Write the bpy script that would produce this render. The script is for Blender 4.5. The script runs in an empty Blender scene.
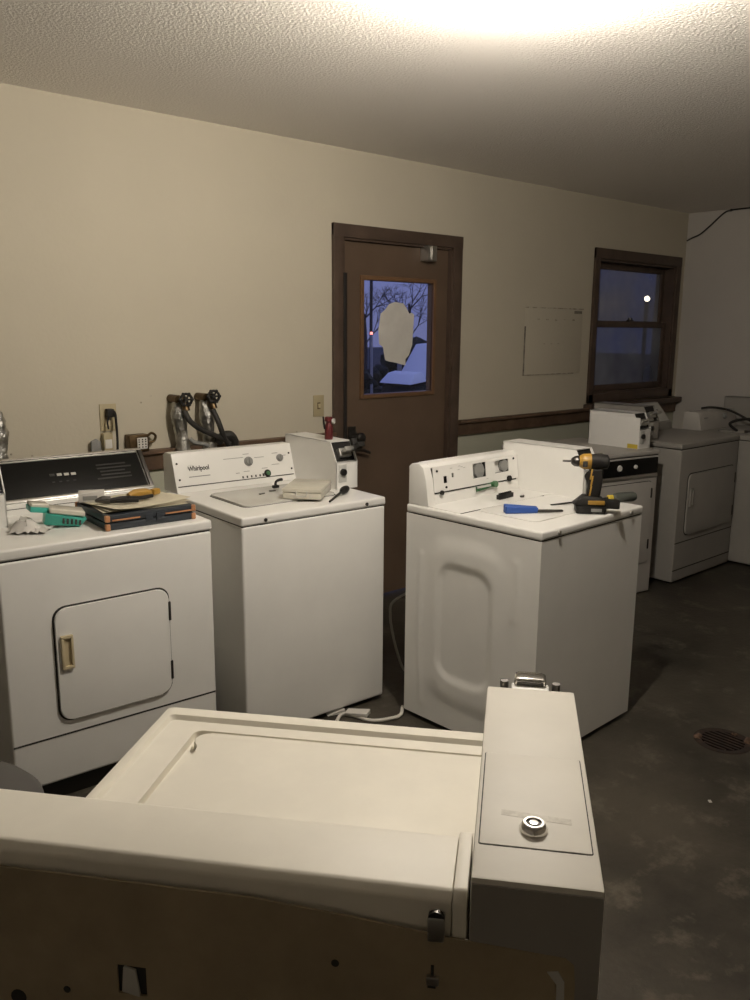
import bpy, bmesh, math, random
from mathutils import Vector, Matrix
from math import sin, cos, pi, radians as R
random.seed(7)
SC = bpy.context.scene
COL = SC.collection

# ---------------------------------------------------------------- materials
def mat(name, col, rough=.5, metal=0., var=.0, vscale=4., bump=0., bscale=60., col2=None, emis=None, estr=0., spec=.5, coat=0.):
    m = bpy.data.materials.new(name); m.use_nodes = True
    nt = m.node_tree; b = nt.nodes['Principled BSDF']
    b.inputs['Base Color'].default_value = (*col, 1); b.inputs['Roughness'].default_value = rough
    b.inputs['Metallic'].default_value = metal; b.inputs['Specular IOR Level'].default_value = spec
    b.inputs['Coat Weight'].default_value = coat
    if emis:
        b.inputs['Emission Color'].default_value = (*emis, 1); b.inputs['Emission Strength'].default_value = estr
    if var or bump or col2:
        tc = nt.nodes.new('ShaderNodeTexCoord')
    if var or col2:
        n = nt.nodes.new('ShaderNodeTexNoise'); n.inputs['Scale'].default_value = vscale
        n.inputs['Detail'].default_value = 6; n.inputs['Roughness'].default_value = .62
        nt.links.new(tc.outputs['Object'], n.inputs['Vector'])
        r = nt.nodes.new('ShaderNodeValToRGB')
        c2 = col2 or tuple(max(0, c * (1 - var)) for c in col)
        r.color_ramp.elements[0].position = .36; r.color_ramp.elements[1].position = .64
        r.color_ramp.elements[0].color = (*c2, 1); r.color_ramp.elements[1].color = (*col, 1)
        nt.links.new(n.outputs['Fac'], r.inputs['Fac']); nt.links.new(r.outputs['Color'], b.inputs['Base Color'])
    if bump:
        n2 = nt.nodes.new('ShaderNodeTexNoise'); n2.inputs['Scale'].default_value = bscale; n2.inputs['Detail'].default_value = 4
        nt.links.new(tc.outputs['Object'], n2.inputs['Vector'])
        bp = nt.nodes.new('ShaderNodeBump'); bp.inputs['Strength'].default_value = bump; bp.inputs['Distance'].default_value = .01
        nt.links.new(n2.outputs['Fac'], bp.inputs['Height']); nt.links.new(bp.outputs['Normal'], b.inputs['Normal'])
    return m

M = {}
M['enamel'] = mat('white_enamel', (.80, .79, .755), .32, var=.05, vscale=3, spec=.45)
M['enamel_old'] = mat('aged_white_enamel', (.82, .785, .69), .5, var=.08, vscale=5, spec=.4)
M['enamel_dim'] = mat('dimmed_white_enamel', (.30, .285, .26), .45, var=.08, vscale=5)  # white enamel with the dimness of the far corner put into its colour
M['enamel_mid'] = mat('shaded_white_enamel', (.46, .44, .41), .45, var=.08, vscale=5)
M['enamel_coin'] = mat('coin_box_enamel', (.68, .65, .575), .55, var=.08, vscale=5)
M['seam_black'] = mat('black_drain_hole', (.004, .003, .003), .9, spec=.05)
M['debris'] = mat('rusty_debris', (.13, .075, .045), .9, col2=(.03, .018, .012), vscale=60)
M['steel_back'] = mat('unpainted_back_steel', (.40, .325, .215), .5, metal=.0, var=.25, vscale=6)
M['pale_grey'] = mat('pale_grey_gloss', (.55, .54, .50), .25, var=.06, vscale=4)
M['seam'] = mat('dark_seam', (.03, .028, .024), .8)
M['black_glass'] = mat('black_panel', (.006, .006, .0055), .38, spec=.14)
M['black'] = mat('black_plastic', (.013, .012, .011), .5, spec=.25)
M['rubber'] = mat('black_rubber', (.02, .018, .016), .65)
M['chrome'] = mat('chrome', (.78, .77, .74), .12, metal=1)
M['satin'] = mat('satin_metal', (.58, .57, .54), .35, metal=1)
M['darkmetal'] = mat('dark_metal', (.10, .095, .09), .4, metal=1)
M['greyplastic'] = mat('grey_plastic', (.22, .22, .21), .5)
M['gripgrey'] = mat('dark_grey_grip', (.055, .06, .052), .5)
M['ghost'] = mat('faded_print', (.018, .018, .016), .4)
M['lightgrey'] = mat('light_grey_marks', (.5, .5, .47), .5)
M['beige'] = mat('beige_plastic', (.52, .44, .28), .5)
M['green'] = mat('green_circuit_board', (.04, .14, .05), .5, var=.5, vscale=60)
M['greenbtn'] = mat('green_button', (.06, .16, .07), .4)
M['wood'] = mat('stained_door_wood', (.120, .080, .053), .5, col2=(.098, .065, .043), vscale=2.5)
M['casing'] = mat('dark_stained_trim', (.085, .056, .040), .5, var=.3, vscale=7)
M['stop'] = mat('window_bead_wood', (.16, .085, .04), .5, var=.2, vscale=8)
M['guard_metal'] = mat('dark_strip_metal', (.012, .010, .009), .6)  # own dark tone of the door's edge guard strip
M['rail'] = mat('brown_rail_wood', (.135, .085, .052), .55, col2=(.07, .042, .026), vscale=9)
M['ivory'] = mat('ivory_plastic', (.40, .34, .21), .45)
M['paper'] = mat('white_paper', (.62, .60, .56), .8, var=.1, vscale=9)
M['oldpaper'] = mat('yellowed_paper', (.66, .61, .47), .85, var=.22, vscale=10)
M['teal'] = mat('teal_plastic', (.06, .42, .34), .4)
M['clear'] = mat('cloudy_clear_plastic', (.62, .59, .50), .2, var=.1, vscale=20)
M['orange'] = mat('orange_rubber', (.46, .22, .10), .5)
M['yellow'] = mat('yellow_plastic', (.38, .215, .035), .42)
M['sticker'] = mat('yellow_sticker', (.58, .44, .05), .6)
M['casenavy'] = mat('blue_black_plastic', (.022, .028, .036), .5)
M['blue'] = mat('blue_grip', (.025, .08, .32), .45)
M['red'] = mat('dark_red_plastic', (.085, .012, .014), .35)
M['foil'] = mat('crinkled_foil', (.62, .61, .57), .42, metal=1, var=.5, vscale=14, bump=1.0, bscale=45)
M['brass'] = mat('dull_brass', (.16, .11, .06), .45, metal=1, var=.4, vscale=30)
M['bin'] = mat('dark_grey_plastic', (.055, .052, .048), .55)
M['cord_dim'] = mat('dimmed_white_cord', (.34, .33, .30), .6)  # white cord, darkened in colour for the dim gap behind the washer
M['cord'] = mat('white_cord', (.62, .60, .54), .5)
M['rust'] = mat('rusty_iron', (.030, .015, .009), .8, col2=(.006, .004, .003), vscale=30)
M['bulb'] = mat('lit_bulb', (1, 1, 1), .4, emis=(1., .905, .78), estr=2000)
M['porcelain'] = mat('white_porcelain', (.8, .8, .78), .3)

def wall_mat(name, col, band=None):
    m = mat(name, col, .85, var=.06, vscale=1.3, bump=.12, bscale=55)
    if band:      # older paint below the chair rail
        nt = m.node_tree; b = nt.nodes['Principled BSDF']
        src = b.inputs['Base Color'].links[0].from_socket
        g = nt.nodes.new('ShaderNodeNewGeometry'); s = nt.nodes.new('ShaderNodeSeparateXYZ')
        nt.links.new(g.outputs['Position'], s.inputs['Vector'])
        lt = nt.nodes.new('ShaderNodeMath'); lt.operation = 'LESS_THAN'; lt.inputs[1].default_value = .98
        nt.links.new(s.outputs['Z'], lt.inputs[0])
        mx = nt.nodes.new('ShaderNodeMix'); mx.data_type = 'RGBA'
        nt.links.new(lt.outputs[0], mx.inputs['Factor']); nt.links.new(src, mx.inputs['A'])
        mx.inputs['B'].default_value = (*band, 1)
        nt.links.new(mx.outputs['Result'], b.inputs['Base Color'])
    return m
M['wall'] = wall_mat('cream_wall_paint', (.53, .485, .385), (.44, .44, .35))
M['wall_r'] = wall_mat('cream_side_wall_paint', (.50, .47, .43))
M['wall_f'] = wall_mat('unseen_wall_bounce_tone', (.38, .34, .28))  # wall out of view; tone set for the light it bounces
M['ceil'] = mat('popcorn_ceiling', (.86, .82, .77), .95, bump=.55, bscale=95)

def floor_mat():
    m = mat('stained_concrete', (.064, .056, .043), .5, col2=(.024, .021, .016), vscale=1.6, bump=.15, bscale=40, spec=.3)
    nt = m.node_tree; b = nt.nodes['Principled BSDF']
    src = b.inputs['Base Color'].links[0].from_socket
    tc = nt.nodes.new('ShaderNodeTexCoord')
    n = nt.nodes.new('ShaderNodeTexNoise'); n.inputs['Scale'].default_value = 5.5; n.inputs['Detail'].default_value = 9; n.inputs['Roughness'].default_value = .7
    nt.links.new(tc.outputs['Object'], n.inputs['Vector'])
    r = nt.nodes.new('ShaderNodeValToRGB'); r.color_ramp.elements[0].position = .54; r.color_ramp.elements[1].position = .74
    nt.links.new(n.outputs['Fac'], r.inputs['Fac'])
    mx = nt.nodes.new('ShaderNodeMix'); mx.data_type = 'RGBA'
    nt.links.new(r.outputs['Color'], mx.inputs['Factor']); nt.links.new(src, mx.inputs['A']); mx.inputs['B'].default_value = (.135, .120, .092, 1)
    nt.links.new(mx.outputs['Result'], b.inputs['Base Color'])
    return m
M['floor'] = floor_mat()

def glass_mat(name, tint, haze, hazecol, gloss=.08):
    m = bpy.data.materials.new(name); m.use_nodes = True
    nt = m.node_tree; nt.nodes.clear()
    o = nt.nodes.new('ShaderNodeOutputMaterial'); t = nt.nodes.new('ShaderNodeBsdfTransparent'); t.inputs[0].default_value = (*tint, 1)
    d = nt.nodes.new('ShaderNodeBsdfDiffuse'); d.inputs[0].default_value = (*hazecol, 1)
    n = nt.nodes.new('ShaderNodeTexNoise'); n.inputs['Scale'].default_value = 3.; tc = nt.nodes.new('ShaderNodeTexCoord')
    nt.links.new(tc.outputs['Object'], n.inputs['Vector'])
    mm = nt.nodes.new('ShaderNodeMath'); mm.operation = 'MULTIPLY'; mm.inputs[1].default_value = haze * 2
    nt.links.new(n.outputs['Fac'], mm.inputs[0])
    x = nt.nodes.new('ShaderNodeMixShader'); nt.links.new(mm.outputs[0], x.inputs[0])
    nt.links.new(t.outputs[0], x.inputs[1]); nt.links.new(d.outputs[0], x.inputs[2])
    g = nt.nodes.new('ShaderNodeBsdfGlossy'); g.inputs['Roughness'].default_value = .02
    y = nt.nodes.new('ShaderNodeMixShader'); y.inputs[0].default_value = gloss
    nt.links.new(x.outputs[0], y.inputs[1]); nt.links.new(g.outputs[0], y.inputs[2]); nt.links.new(y.outputs[0], o.inputs[0])
    return m
M['glass'] = glass_mat('door_glass', (.97, .97, .98), .01, (.5, .5, .5), .03)
M['hazeglass_up'] = glass_mat('hazy_window_glass', (.42, .44, .46), .40, (.50, .50, .53), .03)
M['hazeglass_low'] = glass_mat('screened_window_glass', (.36, .40, .46), .34, (.42, .44, .50), .03)

# ---------------------------------------------------------------- mesh builder
class B:
    def __init__(s): s.bm = bmesh.new()
    def _bev(s, new, bev, seg=2, ang=None):
        if bev > 0:
            es = [e for e in s.bm.edges if all(v in new for v in e.verts)]
            bmesh.ops.bevel(s.bm, geom=es, offset=bev, segments=seg, profile=.6, affect='EDGES', clamp_overlap=True)
    def hexa(s, P, bev=0., seg=2):
        v = [s.bm.verts.new(p) for p in P]
        for f in ((0, 3, 2, 1), (4, 5, 6, 7), (0, 1, 5, 4), (1, 2, 6, 5), (2, 3, 7, 6), (3, 0, 4, 7)): s.bm.faces.new([v[i] for i in f])
        s._bev(set(v), bev, seg); return s
    def box(s, x0, x1, y0, y1, z0, z1, bev=0., seg=2):
        return s.hexa([(x0, y0, z0), (x1, y0, z0), (x1, y1, z0), (x0, y1, z0), (x0, y0, z1), (x1, y0, z1), (x1, y1, z1), (x0, y1, z1)], bev, seg)
    def obox(s, mtx, sx, sy, sz, bev=0., seg=2):
        P = [mtx @ Vector((a * sx / 2, b * sy / 2, c * sz / 2)) for c in (-1, 1) for a, b in ((-1, -1), (1, -1), (1, 1), (-1, 1))]
        return s.hexa(P, bev, seg)
    def prism(s, poly, mtx, h, bev=0., seg=2):
        """2-D polygon (ccw) in mtx's xy plane extruded along its z from 0 to h"""
        a = [s.bm.verts.new(mtx @ Vector((x, y, 0))) for x, y in poly]
        b = [s.bm.verts.new(mtx @ Vector((x, y, h))) for x, y in poly]
        n = len(a); s.bm.faces.new(a[::-1]); s.bm.faces.new(b)
        for i in range(n): s.bm.faces.new((a[i], a[(i + 1) % n], b[(i + 1) % n], b[i]))
        s._bev(set(a + b), bev, seg); return s
    def prism_x(s, prof, x0, x1, bev=0., seg=2):
        """profile in (y,z) extruded along x"""
        m = Matrix(((0, 0, 1, x0), (1, 0, 0, 0), (0, 1, 0, 0), (0, 0, 0, 1)))
        return s.prism(prof, m, x1 - x0, bev, seg)
    def cyl(s, p0, p1, r0, r1=None, n=20, cap=True):
        p0, p1 = Vector(p0), Vector(p1); r1 = r0 if r1 is None else r1
        q = (p1 - p0).to_track_quat('Z', 'Y')
        A = [s.bm.verts.new(p0 + q @ Vector((r0 * cos(2 * pi * i / n), r0 * sin(2 * pi * i / n), 0))) for i in range(n)]
        C = [s.bm.verts.new(p1 + q @ Vector((r1 * cos(2 * pi * i / n), r1 * sin(2 * pi * i / n), 0))) for i in range(n)]
        for i in range(n): s.bm.faces.new((A[i], A[(i + 1) % n], C[(i + 1) % n], C[i]))
        if cap: s.bm.faces.new(A[::-1]); s.bm.faces.new(C)
        return s
    def lathe(s, prof, mtx=Matrix(), n=32):
        """profile (r,z) revolved about mtx's z"""
        rings = []
        for r, z in prof:
            rings.append([s.bm.verts.new(mtx @ Vector((max(r, 1e-5) * cos(2 * pi * i / n), max(r, 1e-5) * sin(2 * pi * i / n), z))) for i in range(n)])
        for a, b in zip(rings, rings[1:]):
            for i in range(n): s.bm.faces.new((a[i], a[(i + 1) % n], b[(i + 1) % n], b[i]))
        s.bm.faces.new(rings[0][::-1]); s.bm.faces.new(rings[-1]); return s
    def tube(s, pts, r, n=10, smooth=6):
        P = [Vector(p) for p in pts]; rr = r if isinstance(r, (list, tuple)) else [r] * len(P)
        Q, S = [], []
        for i in range(len(P) - 1):
            a, b, c, d = P[max(i - 1, 0)], P[i], P[i + 1], P[min(i + 2, len(P) - 1)]
            for k in range(smooth):
                t = k / smooth
                Q.append(.5 * ((2 * b) + (c - a) * t + (2 * a - 5 * b + 4 * c - d) * t * t + (3 * b - a - 3 * c + d) * t ** 3))
                S.append(rr[i] * (1 - t) + rr[i + 1] * t)
        Q.append(P[-1]); S.append(rr[-1])
        rings = []; up = None
        for i, p in enumerate(Q):
            t = (Q[min(i + 1, len(Q) - 1)] - Q[max(i - 1, 0)]).normalized()
            if up is None: up = t.orthogonal().normalized()
            up = (up - t * up.dot(t)).normalized(); w = t.cross(up)
            rings.append([s.bm.verts.new(p + S[i] * (up * cos(2 * pi * k / n) + w * sin(2 * pi * k / n))) for k in range(n)])
        for a, b in zip(rings, rings[1:]):
            for i in range(n): s.bm.faces.new((a[i], a[(i + 1) % n], b[(i + 1) % n], b[i]))
        s.bm.faces.new(rings[0][::-1]); s.bm.faces.new(rings[-1]); return s
    def ball(s, c, r, sc=(1, 1, 1), n=20):
        res = bmesh.ops.create_uvsphere(s.bm, u_segments=n, v_segments=n // 2, radius=r)
        for v in res['verts']: v.co = Vector((v.co.x * sc[0], v.co.y * sc[1], v.co.z * sc[2])) + Vector(c)
        return s
    def build(s, name, m, parent=None, smooth=True, sub=0):
        bmesh.ops.recalc_face_normals(s.bm, faces=s.bm.faces)
        me = bpy.data.meshes.new(name); s.bm.to_mesh(me); s.bm.free()
        o = bpy.data.objects.new(name, me); COL.objects.link(o)
        ms = m if isinstance(m, (list, tuple)) else [m]
        for k in ms: me.materials.append(M[k] if isinstance(k, str) else k)
        if smooth:
            for p in me.polygons: p.use_smooth = True
            me.set_sharp_from_angle(angle=R(35))
        if parent: o.parent = parent
        return o

def thing(name, label, cat, loc=(0, 0, 0), rz=0., group=None):
    o = bpy.data.objects.new(name, None); COL.objects.link(o); o.empty_display_size = .1
    o.location = loc; o.rotation_euler = (0, 0, rz); o['label'] = label; o['category'] = cat
    if group: o['group'] = group
    return o
def tag(o, label, cat, group=None, kind=None):
    o['label'] = label; o['category'] = cat
    if group: o['group'] = group
    o['kind'] = kind or 'thing'
    return o
def struct(o): o['kind'] = 'structure'; return o
def T(x, y, z): return Matrix.Translation((x, y, z))
def basis(o, u, v):
    u = Vector(u).normalized(); v = Vector(v); v = (v - u * v.dot(u)).normalized(); w = u.cross(v)
    return Matrix(((u.x, v.x, w.x, o[0]), (u.y, v.y, w.y, o[1]), (u.z, v.z, w.z, o[2]), (0, 0, 0, 1)))
def rrect(x0, x1, y0, y1, r, n=6):
    P = []
    for cx, cy, a in ((x1 - r, y0 + r, -90), (x1 - r, y1 - r, 0), (x0 + r, y1 - r, 90), (x0 + r, y0 + r, 180)):
        for i in range(n + 1):
            t = R(a + 90 * i / n); P.append((cx + r * cos(t), cy + r * sin(t)))
    return P
def text(name, body, size, mtx, m, parent=None, ext=.0004, sx=1.):
    c = bpy.data.curves.new(name, 'FONT'); c.body = body; c.size = size; c.extrude = ext; c.align_x = 'LEFT'; c.offset = .0007
    o = bpy.data.objects.new(name, c); COL.objects.link(o)
    dg = bpy.context.evaluated_depsgraph_get(); dg.update()
    me = bpy.data.meshes.new_from_object(o.evaluated_get(dg)); me.name = name
    bpy.data.objects.remove(o); bpy.data.curves.remove(c)
    me.transform(mtx @ Matrix.Diagonal((sx, 1, 1, 1))); me.materials.clear(); me.materials.append(M[m])
    q = bpy.data.objects.new(name, me); COL.objects.link(q)
    if parent: q.parent = parent
    return q
FRONT = lambda x, y, z: basis((x, y, z), (1, 0, 0), (0, 0, 1))      # xy plane = machine front, z axis = outwards (-y)

# ---------------------------------------------------------------- camera
CH, CD, PITCH, ROLL, YAW, FPX = 1.5997, 3.6118, .20174, .00729, .72425, 832.535
fwd = Vector((sin(YAW) * cos(PITCH), cos(YAW) * cos(PITCH), -sin(PITCH)))
rt = Vector((cos(YAW), -sin(YAW), 0)); upv = rt.cross(fwd)
r2 = cos(ROLL) * rt + sin(ROLL) * upv; u2 = cos(ROLL) * upv - sin(ROLL) * rt
cam = bpy.data.cameras.new('camera'); co = bpy.data.objects.new('camera', cam); COL.objects.link(co)
cam.sensor_fit = 'VERTICAL'; cam.sensor_height = 36; cam.sensor_width = 27; cam.lens = FPX / 1000 * 36; cam.clip_start = .02
co.matrix_world = Matrix(((r2.x, u2.x, -fwd.x, 0), (r2.y, u2.y, -fwd.y, -CD), (r2.z, u2.z, -fwd.z, CH), (0, 0, 0, 1)))
SC.camera = co

# ---------------------------------------------------------------- room shell
H, XR, XL, YF = 2.536, 6.555, -2.2, -5.6
DX0, DX1, DT = 2.872, 3.876, 2.154            # door casing outer
WX0, WX1, WB, WT = 5.275, 6.470, 1.075, 2.188  # window casing outer
DO = (2.945, 3.802, 2.085)                     # door opening
WO = (5.335, 6.405, 1.14, 2.115)               # window opening
b = B(); th = .16
def wseg(x0, x1, z0, z1): b.box(x0, x1, 0, th, z0, z1)
wseg(XL - .2, DO[0], 0, H); wseg(DO[0], DO[1], DO[2], H); wseg(DO[1], WO[0], 0, H)
wseg(WO[0], WO[1], 0, WO[2]); wseg(WO[0], WO[1], WO[3], H); wseg(WO[1], XR + .2, 0, H)
struct(b.build('wall_back', 'wall', smooth=False))
struct(B().box(XR, XR + .15, YF, 0, 0, H).build('wall_right', 'wall_r', smooth=False))
struct(B().box(XL - .15, XL, YF, 0, 0, H).build('wall_left', 'wall_r', smooth=False))
struct(B().box(XL - .15, XR + .15, YF - .15, YF, 0, H).build('wall_front', 'wall_f', smooth=False))
struct(B().box(XL - .2, XR + .2, YF - .2, .3, -.12, 0).build('floor', 'floor', smooth=False))
struct(B().box(XL - .2, XR + .2, YF - .2, .3, H, H + .12).build('ceiling', 'ceil', smooth=False))

# chair rail (three runs) with a small top ledge
def rail(n, x0, x1):
    o = B().prism_x([(-.001, .945), (-.022, .945), (-.022, 1.018), (-.045, 1.024), (-.045, 1.042), (-.001, 1.042)], x0, x1, .002).build(n, 'rail')
    return struct(o)
rail('trim_1', XL, DX0); rail('trim_2', DX1, XR - .01)

# door 1
d = thing('door_1', '', ''); del d['label']; del d['category']; struct(d)
b = B()
b.box(DX0, DO[0], -.022, .0, 0, DT, .004); b.box(DO[1], DX1, -.022, .0, 0, DT, .004); b.box(DX0, DX1, -.024, .0, DO[2], DT, .004)
b.box(DO[0], DO[0] + .012, -.01, .15, 0, DO[2]); b.box(DO[1] - .012, DO[1], -.01, .15, 0, DO[2]); b.box(DO[0], DO[1], -.01, .15, DO[2] - .012, DO[2])
b.build('door_casing', 'casing', d)
LX0, LX1, LZ0, LZ1 = 3.112, 3.662, 1.236, 1.872       # lite
b = B(); sx0, sx1, sy0, sy1, sz1 = DO[0] + .014, DO[1] - .014, .02, .062, DO[2] - .014
b.box(sx0, LX0, sy0, sy1, .012, sz1); b.box(LX1, sx1, sy0, sy1, .012, sz1); b.box(LX0, LX1, sy0, sy1, .012, LZ0); b.box(LX0, LX1, sy0, sy1, LZ1, sz1)
slab = b.build('door_slab', 'wood', d, smooth=False)
b = B(); w = .024
for a in ((LX0 - w, LX0, LZ0 - w, LZ1 + w), (LX1, LX1 + w, LZ0 - w, LZ1 + w), (LX0, LX1, LZ0 - w, LZ0), (LX0, LX1, LZ1, LZ1 + w)):
    b.box(a[0], a[1], .008, .03, a[2], a[3], .003)
b.build('window_bead', 'stop', d)
B().box(LX0, LX1, .036, .040, LZ0, LZ1).build('glass_pane', 'glass', d, smooth=False)
B().box(2.936, 2.958, -.03, .02, .95, 1.90, .003).build('edge_guard', 'guard_metal', d)
b = B().box(3.552, 3.624, -.05, .02, 1.995, 2.082, .006); b.box(3.575, 3.60, -.062, -.05, 2.0, 2.078, .004)
cl = b.build('door_closer', 'satin', d); 
b = B().cyl((3.035, .02, 1.0), (3.035, .006, 1.0), .035); b.cyl((3.035, .006, 1.0), (3.035, -.035, 1.0), .014)
b.lathe([(.008, 0), (.02, .006), (.029, .02), (.03, .034), (.022, .046), (.004, .05)], basis((3.035, -.03, 1.0), (1, 0, 0), (0, 0, 1)))
b.box(3.0, 3.055, .008, .02, .90, 1.06, .004)
b.cyl((3.03, .004, .93), (3.03, -.03, .93), .012); b.tube([(3.03, -.03, .93), (3.075, -.034, .925), (3.125, -.03, .905)], .009)
b.build('door_handle', 'darkmetal', d)

# paper taped to the door glass (ragged outline)
PP = [(3.299, 1.427), (3.33, 1.418), (3.395, 1.408), (3.462, 1.392), (3.463, 1.43), (3.49, 1.452), (3.516, 1.512), (3.522, 1.60), (3.528, 1.688), (3.508, 1.700), (3.487, 1.694), (3.468, 1.722), (3.44, 1.752), (3.37, 1.758), (3.325, 1.744), (3.295, 1.712), (3.262, 1.690), (3.246, 1.60), (3.252, 1.52), (3.282, 1.50)]
o = B().prism(PP, basis((-.004, .0345, 0), (1, 0, 0), (0, 0, 1)), .0012).build('paper_notice', 'paper', smooth=False)
tag(o, 'torn white paper notice stuck on the door window glass', 'paper')

# window 1
wn = thing('window_1', '', ''); del wn['label']; del wn['category']; struct(wn)
b = B()
b.box(WX0, WO[0], -.022, 0, WB, WT, .004); b.box(WO[1], WX1, -.022, 0, WB, WT, .004); b.box(WX0, WX1, -.024, 0, WO[3], WT, .004); b.box(WX0, WX1, -.022, 0, WB, WO[2], .004)
b.box(WO[0], WO[0] + .015, -.01, .15, WO[2], WO[3]); b.box(WO[1] - .015, WO[1], -.01, .15, WO[2], WO[3]); b.box(WO[0], WO[1], -.01, .15, WO[3] - .015, WO[3]); b.box(WO[0], WO[1], -.01, .15, WO[2], WO[2] + .015)
b.build('window_casing', 'casing', wn)
B().box(WX0 - .03, XR - .012, -.075, -.0, WB - .045, WB - .005, .006).build('window_sill', 'casing', wn)
def sash(y, z0, z1, gm, name):
    b = B(); x0, x1, w = WO[0] + .016, WO[1] - .016, .045
    b.box(x0, x0 + w, y, y + .035, z0, z1, .003); b.box(x1 - w, x1, y, y + .035, z0, z1, .003)
    b.box(x0 + w, x1 - w, y, y + .035, z0, z0 + w, .003); b.box(x0 + w, x1 - w, y, y + .035, z1 - w, z1, .003)
    o = b.build(name, 'casing', wn)
    B().box(x0 + w, x1 - w, y + .015, y + .019, z0 + w, z1 - w).build('glass_pane', gm, o, smooth=False)
sash(.075, 1.635, WO[3] - .016, 'hazeglass_up', 'upper_sash'); sash(.035, WO[2] + .016, 1.675, 'hazeglass_low', 'lower_sash')
B().box(5.84, 5.90, .03, .06, 1.675, 1.69, .004).cyl((5.87, .045, 1.69), (5.87, .045, 1.705), .016).build('sash_lock', 'darkmetal', wn)

# ---------------------------------------------------------------- machine pieces
def machine(name, label, cat, x, y, r, group=None): return thing(name, label, cat, (x, y, 0), r, group)

def cabinet(p, w, d, z0, z1, m='enamel', bev=.010, left=True):
    if left: B().box(0, w, 0, d, z0, z1, bev, 3).build('cabinet', m, p)
    for sx in (.05, w - .05):
        for sy in (.05, d - .05):
            B().cyl((sx, sy, 0), (sx, sy, z0 + .01), .022, n=12).build('foot', 'rubber', p)

def coin_box(p, x0, x1, yf, yb, z0, z1, m='enamel', tongue=False):
    """coin meter: closed box whose front slopes back above a lock panel, with a recessed coin slide"""
    zs = z0 + .120; yt = yf + .045; t = .004
    prof = [(yb, z0), (yb, z1), (yt, z1), (yf, zs), (yf, z0)]
    b = B(); b.prism_x(prof, x0, x0 + t); b.prism_x(prof, x1 - t, x1)
    b.prism_x([(yb, z1 - t), (yb, z1), (yt, z1), (yt + .001, z1 - t)], x0, x1); b.box(x0, x1, yb - t, yb, z0, z1)
    b.box(x0, x1, yf, yf + t, z0, zs); b.prism_x([(yf, zs), (yf + .03, zs), (yf + .03, zs - t), (yf, zs - t)], x0, x1)
    c = b.build('coin_box', m, p)
    B().prism_x([(yt + .006, z1 - .006), (yt + .03, z1 - .006), (yf + .045, zs), (yf + .012, zs + .002)], x0 + .006, x1 - .006).build('slide_recess', 'black', c)
    xm = (x0 + x1) / 2
    b = B(); s = Vector((0, yt - yf, z1 - zs)).normalized()
    mt = basis((xm, yf + .025, zs + .035), (1, 0, 0), s)
    b.obox(mt, .062, .04, .03, .004); b.obox(mt @ T(0, 0, .03), .05, .012, .05, .003); b.obox(mt @ T(.0, 0, .058), .06, .02, .012, .004)
    b.build('coin_slide', 'satin', c)
    if tongue:
        B().obox(mt @ T(.030, 0, .075), .034, .022, .06, .004).obox(mt @ T(.030, .02, .055), .03, .05, .02, .004).build('slide_tongue', 'black', c)
    B().box(x0 + .012, x0 + .055, yf - .002, yf + .001, z0 + .03, zs - .012, .001).build('lock_plate', 'lightgrey', c)
    B().cyl((x0 + .034, yf - .002, z0 + .075), (x0 + .034, yf - .014, z0 + .075), .015).build('lock', 'darkmetal', c)
    return c

def deck(p, w, d, z0, z1, m='enamel', ov=.003, bev=.009):
    return B().box(-ov, w + ov, -ov, d, z0, z1, bev, 3).build('top_panel', m, p)

def lid(p, x0, x1, y0, y1, z, m='enamel', mi='pale_grey', notch=True):
    B().prism(rrect(x0 - .004, x1 + .004, y0 - .004, y1 + .004, .03), T(0, 0, z - .002), .0028).build('lid_gap', 'seam', p)
    o = B().prism(rrect(x0, x1, y0, y1, .028), T(0, 0, z - .001), .010, .0035).build('lid', mi, p)
    return o

def seam_box(p, x0, x1, z0, z1, name='seam', y=-.0012): 
    return B().box(x0, x1, y, .002, z0, z1).build(name, 'seam', p)

def dryer_front(p, w, dz, m, hm='beige', seamz=.25):
    x0, x1, z0, z1 = dz
    B().prism(rrect(x0 - .006, x1 + .006, z0 - .006, z1 + .006, .045), FRONT(0, .001, 0), .003).build('door_gap', 'seam', p)
    dr = B().prism(rrect(x0, x1, z0, z1, .04), FRONT(0, 0, 0), .013, .005, 3).build('door', m, p)
    hx = x0 + .012
    zc = z1 - .15
    b = B(); t = .006
    hw, hh = .040, .058
    mt = FRONT(hx, -.012, zc)
    b.box(hx, hx + hw, -.024, -.012, zc + hh - .010, zc + hh, .002); b.box(hx, hx + hw, -.024, -.012, zc - hh, zc - hh + .010, .002)
    b.box(hx, hx + .010, -.024, -.012, zc - hh + .010, zc + hh - .010, .002); b.box(hx + hw - .008, hx + hw, -.024, -.012, zc - hh + .010, zc + hh - .010, .002)
    b.box(hx + .010, hx + hw - .008, -.014, -.012, zc - hh + .010, zc + hh - .010)
    b.build('handle', hm, dr)
    for zz in (z1 - .085, z0 + .085):
        B().box(x1 - .003, x1 + .006, -.016, -.002, zz - .035, zz + .035, .002).build('hinge', 'darkmetal', dr)
    seam_box(p, .004, w - .004, seamz - .003, seamz + .003)

def washer_console(p, w, x0, x1):
    """Sloped control console of a top-load washer, returns the matrix of its face"""
    yb, yf0, yf1, z0, z1 = .695, .563, .614, .912, 1.078
    B().prism_x([(yb, z0), (yb, z1 - .012), (yb - .02, z1), (yf1 + .004, z1), (yf1, z1 - .004), (yf0, z0)], x0, x1, .003).build('console', 'enamel', p)
    mt = basis((x0, yf0, z0), (1, 0, 0), (0, yf1 - yf0, z1 - .004 - z0))
    return mt

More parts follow.
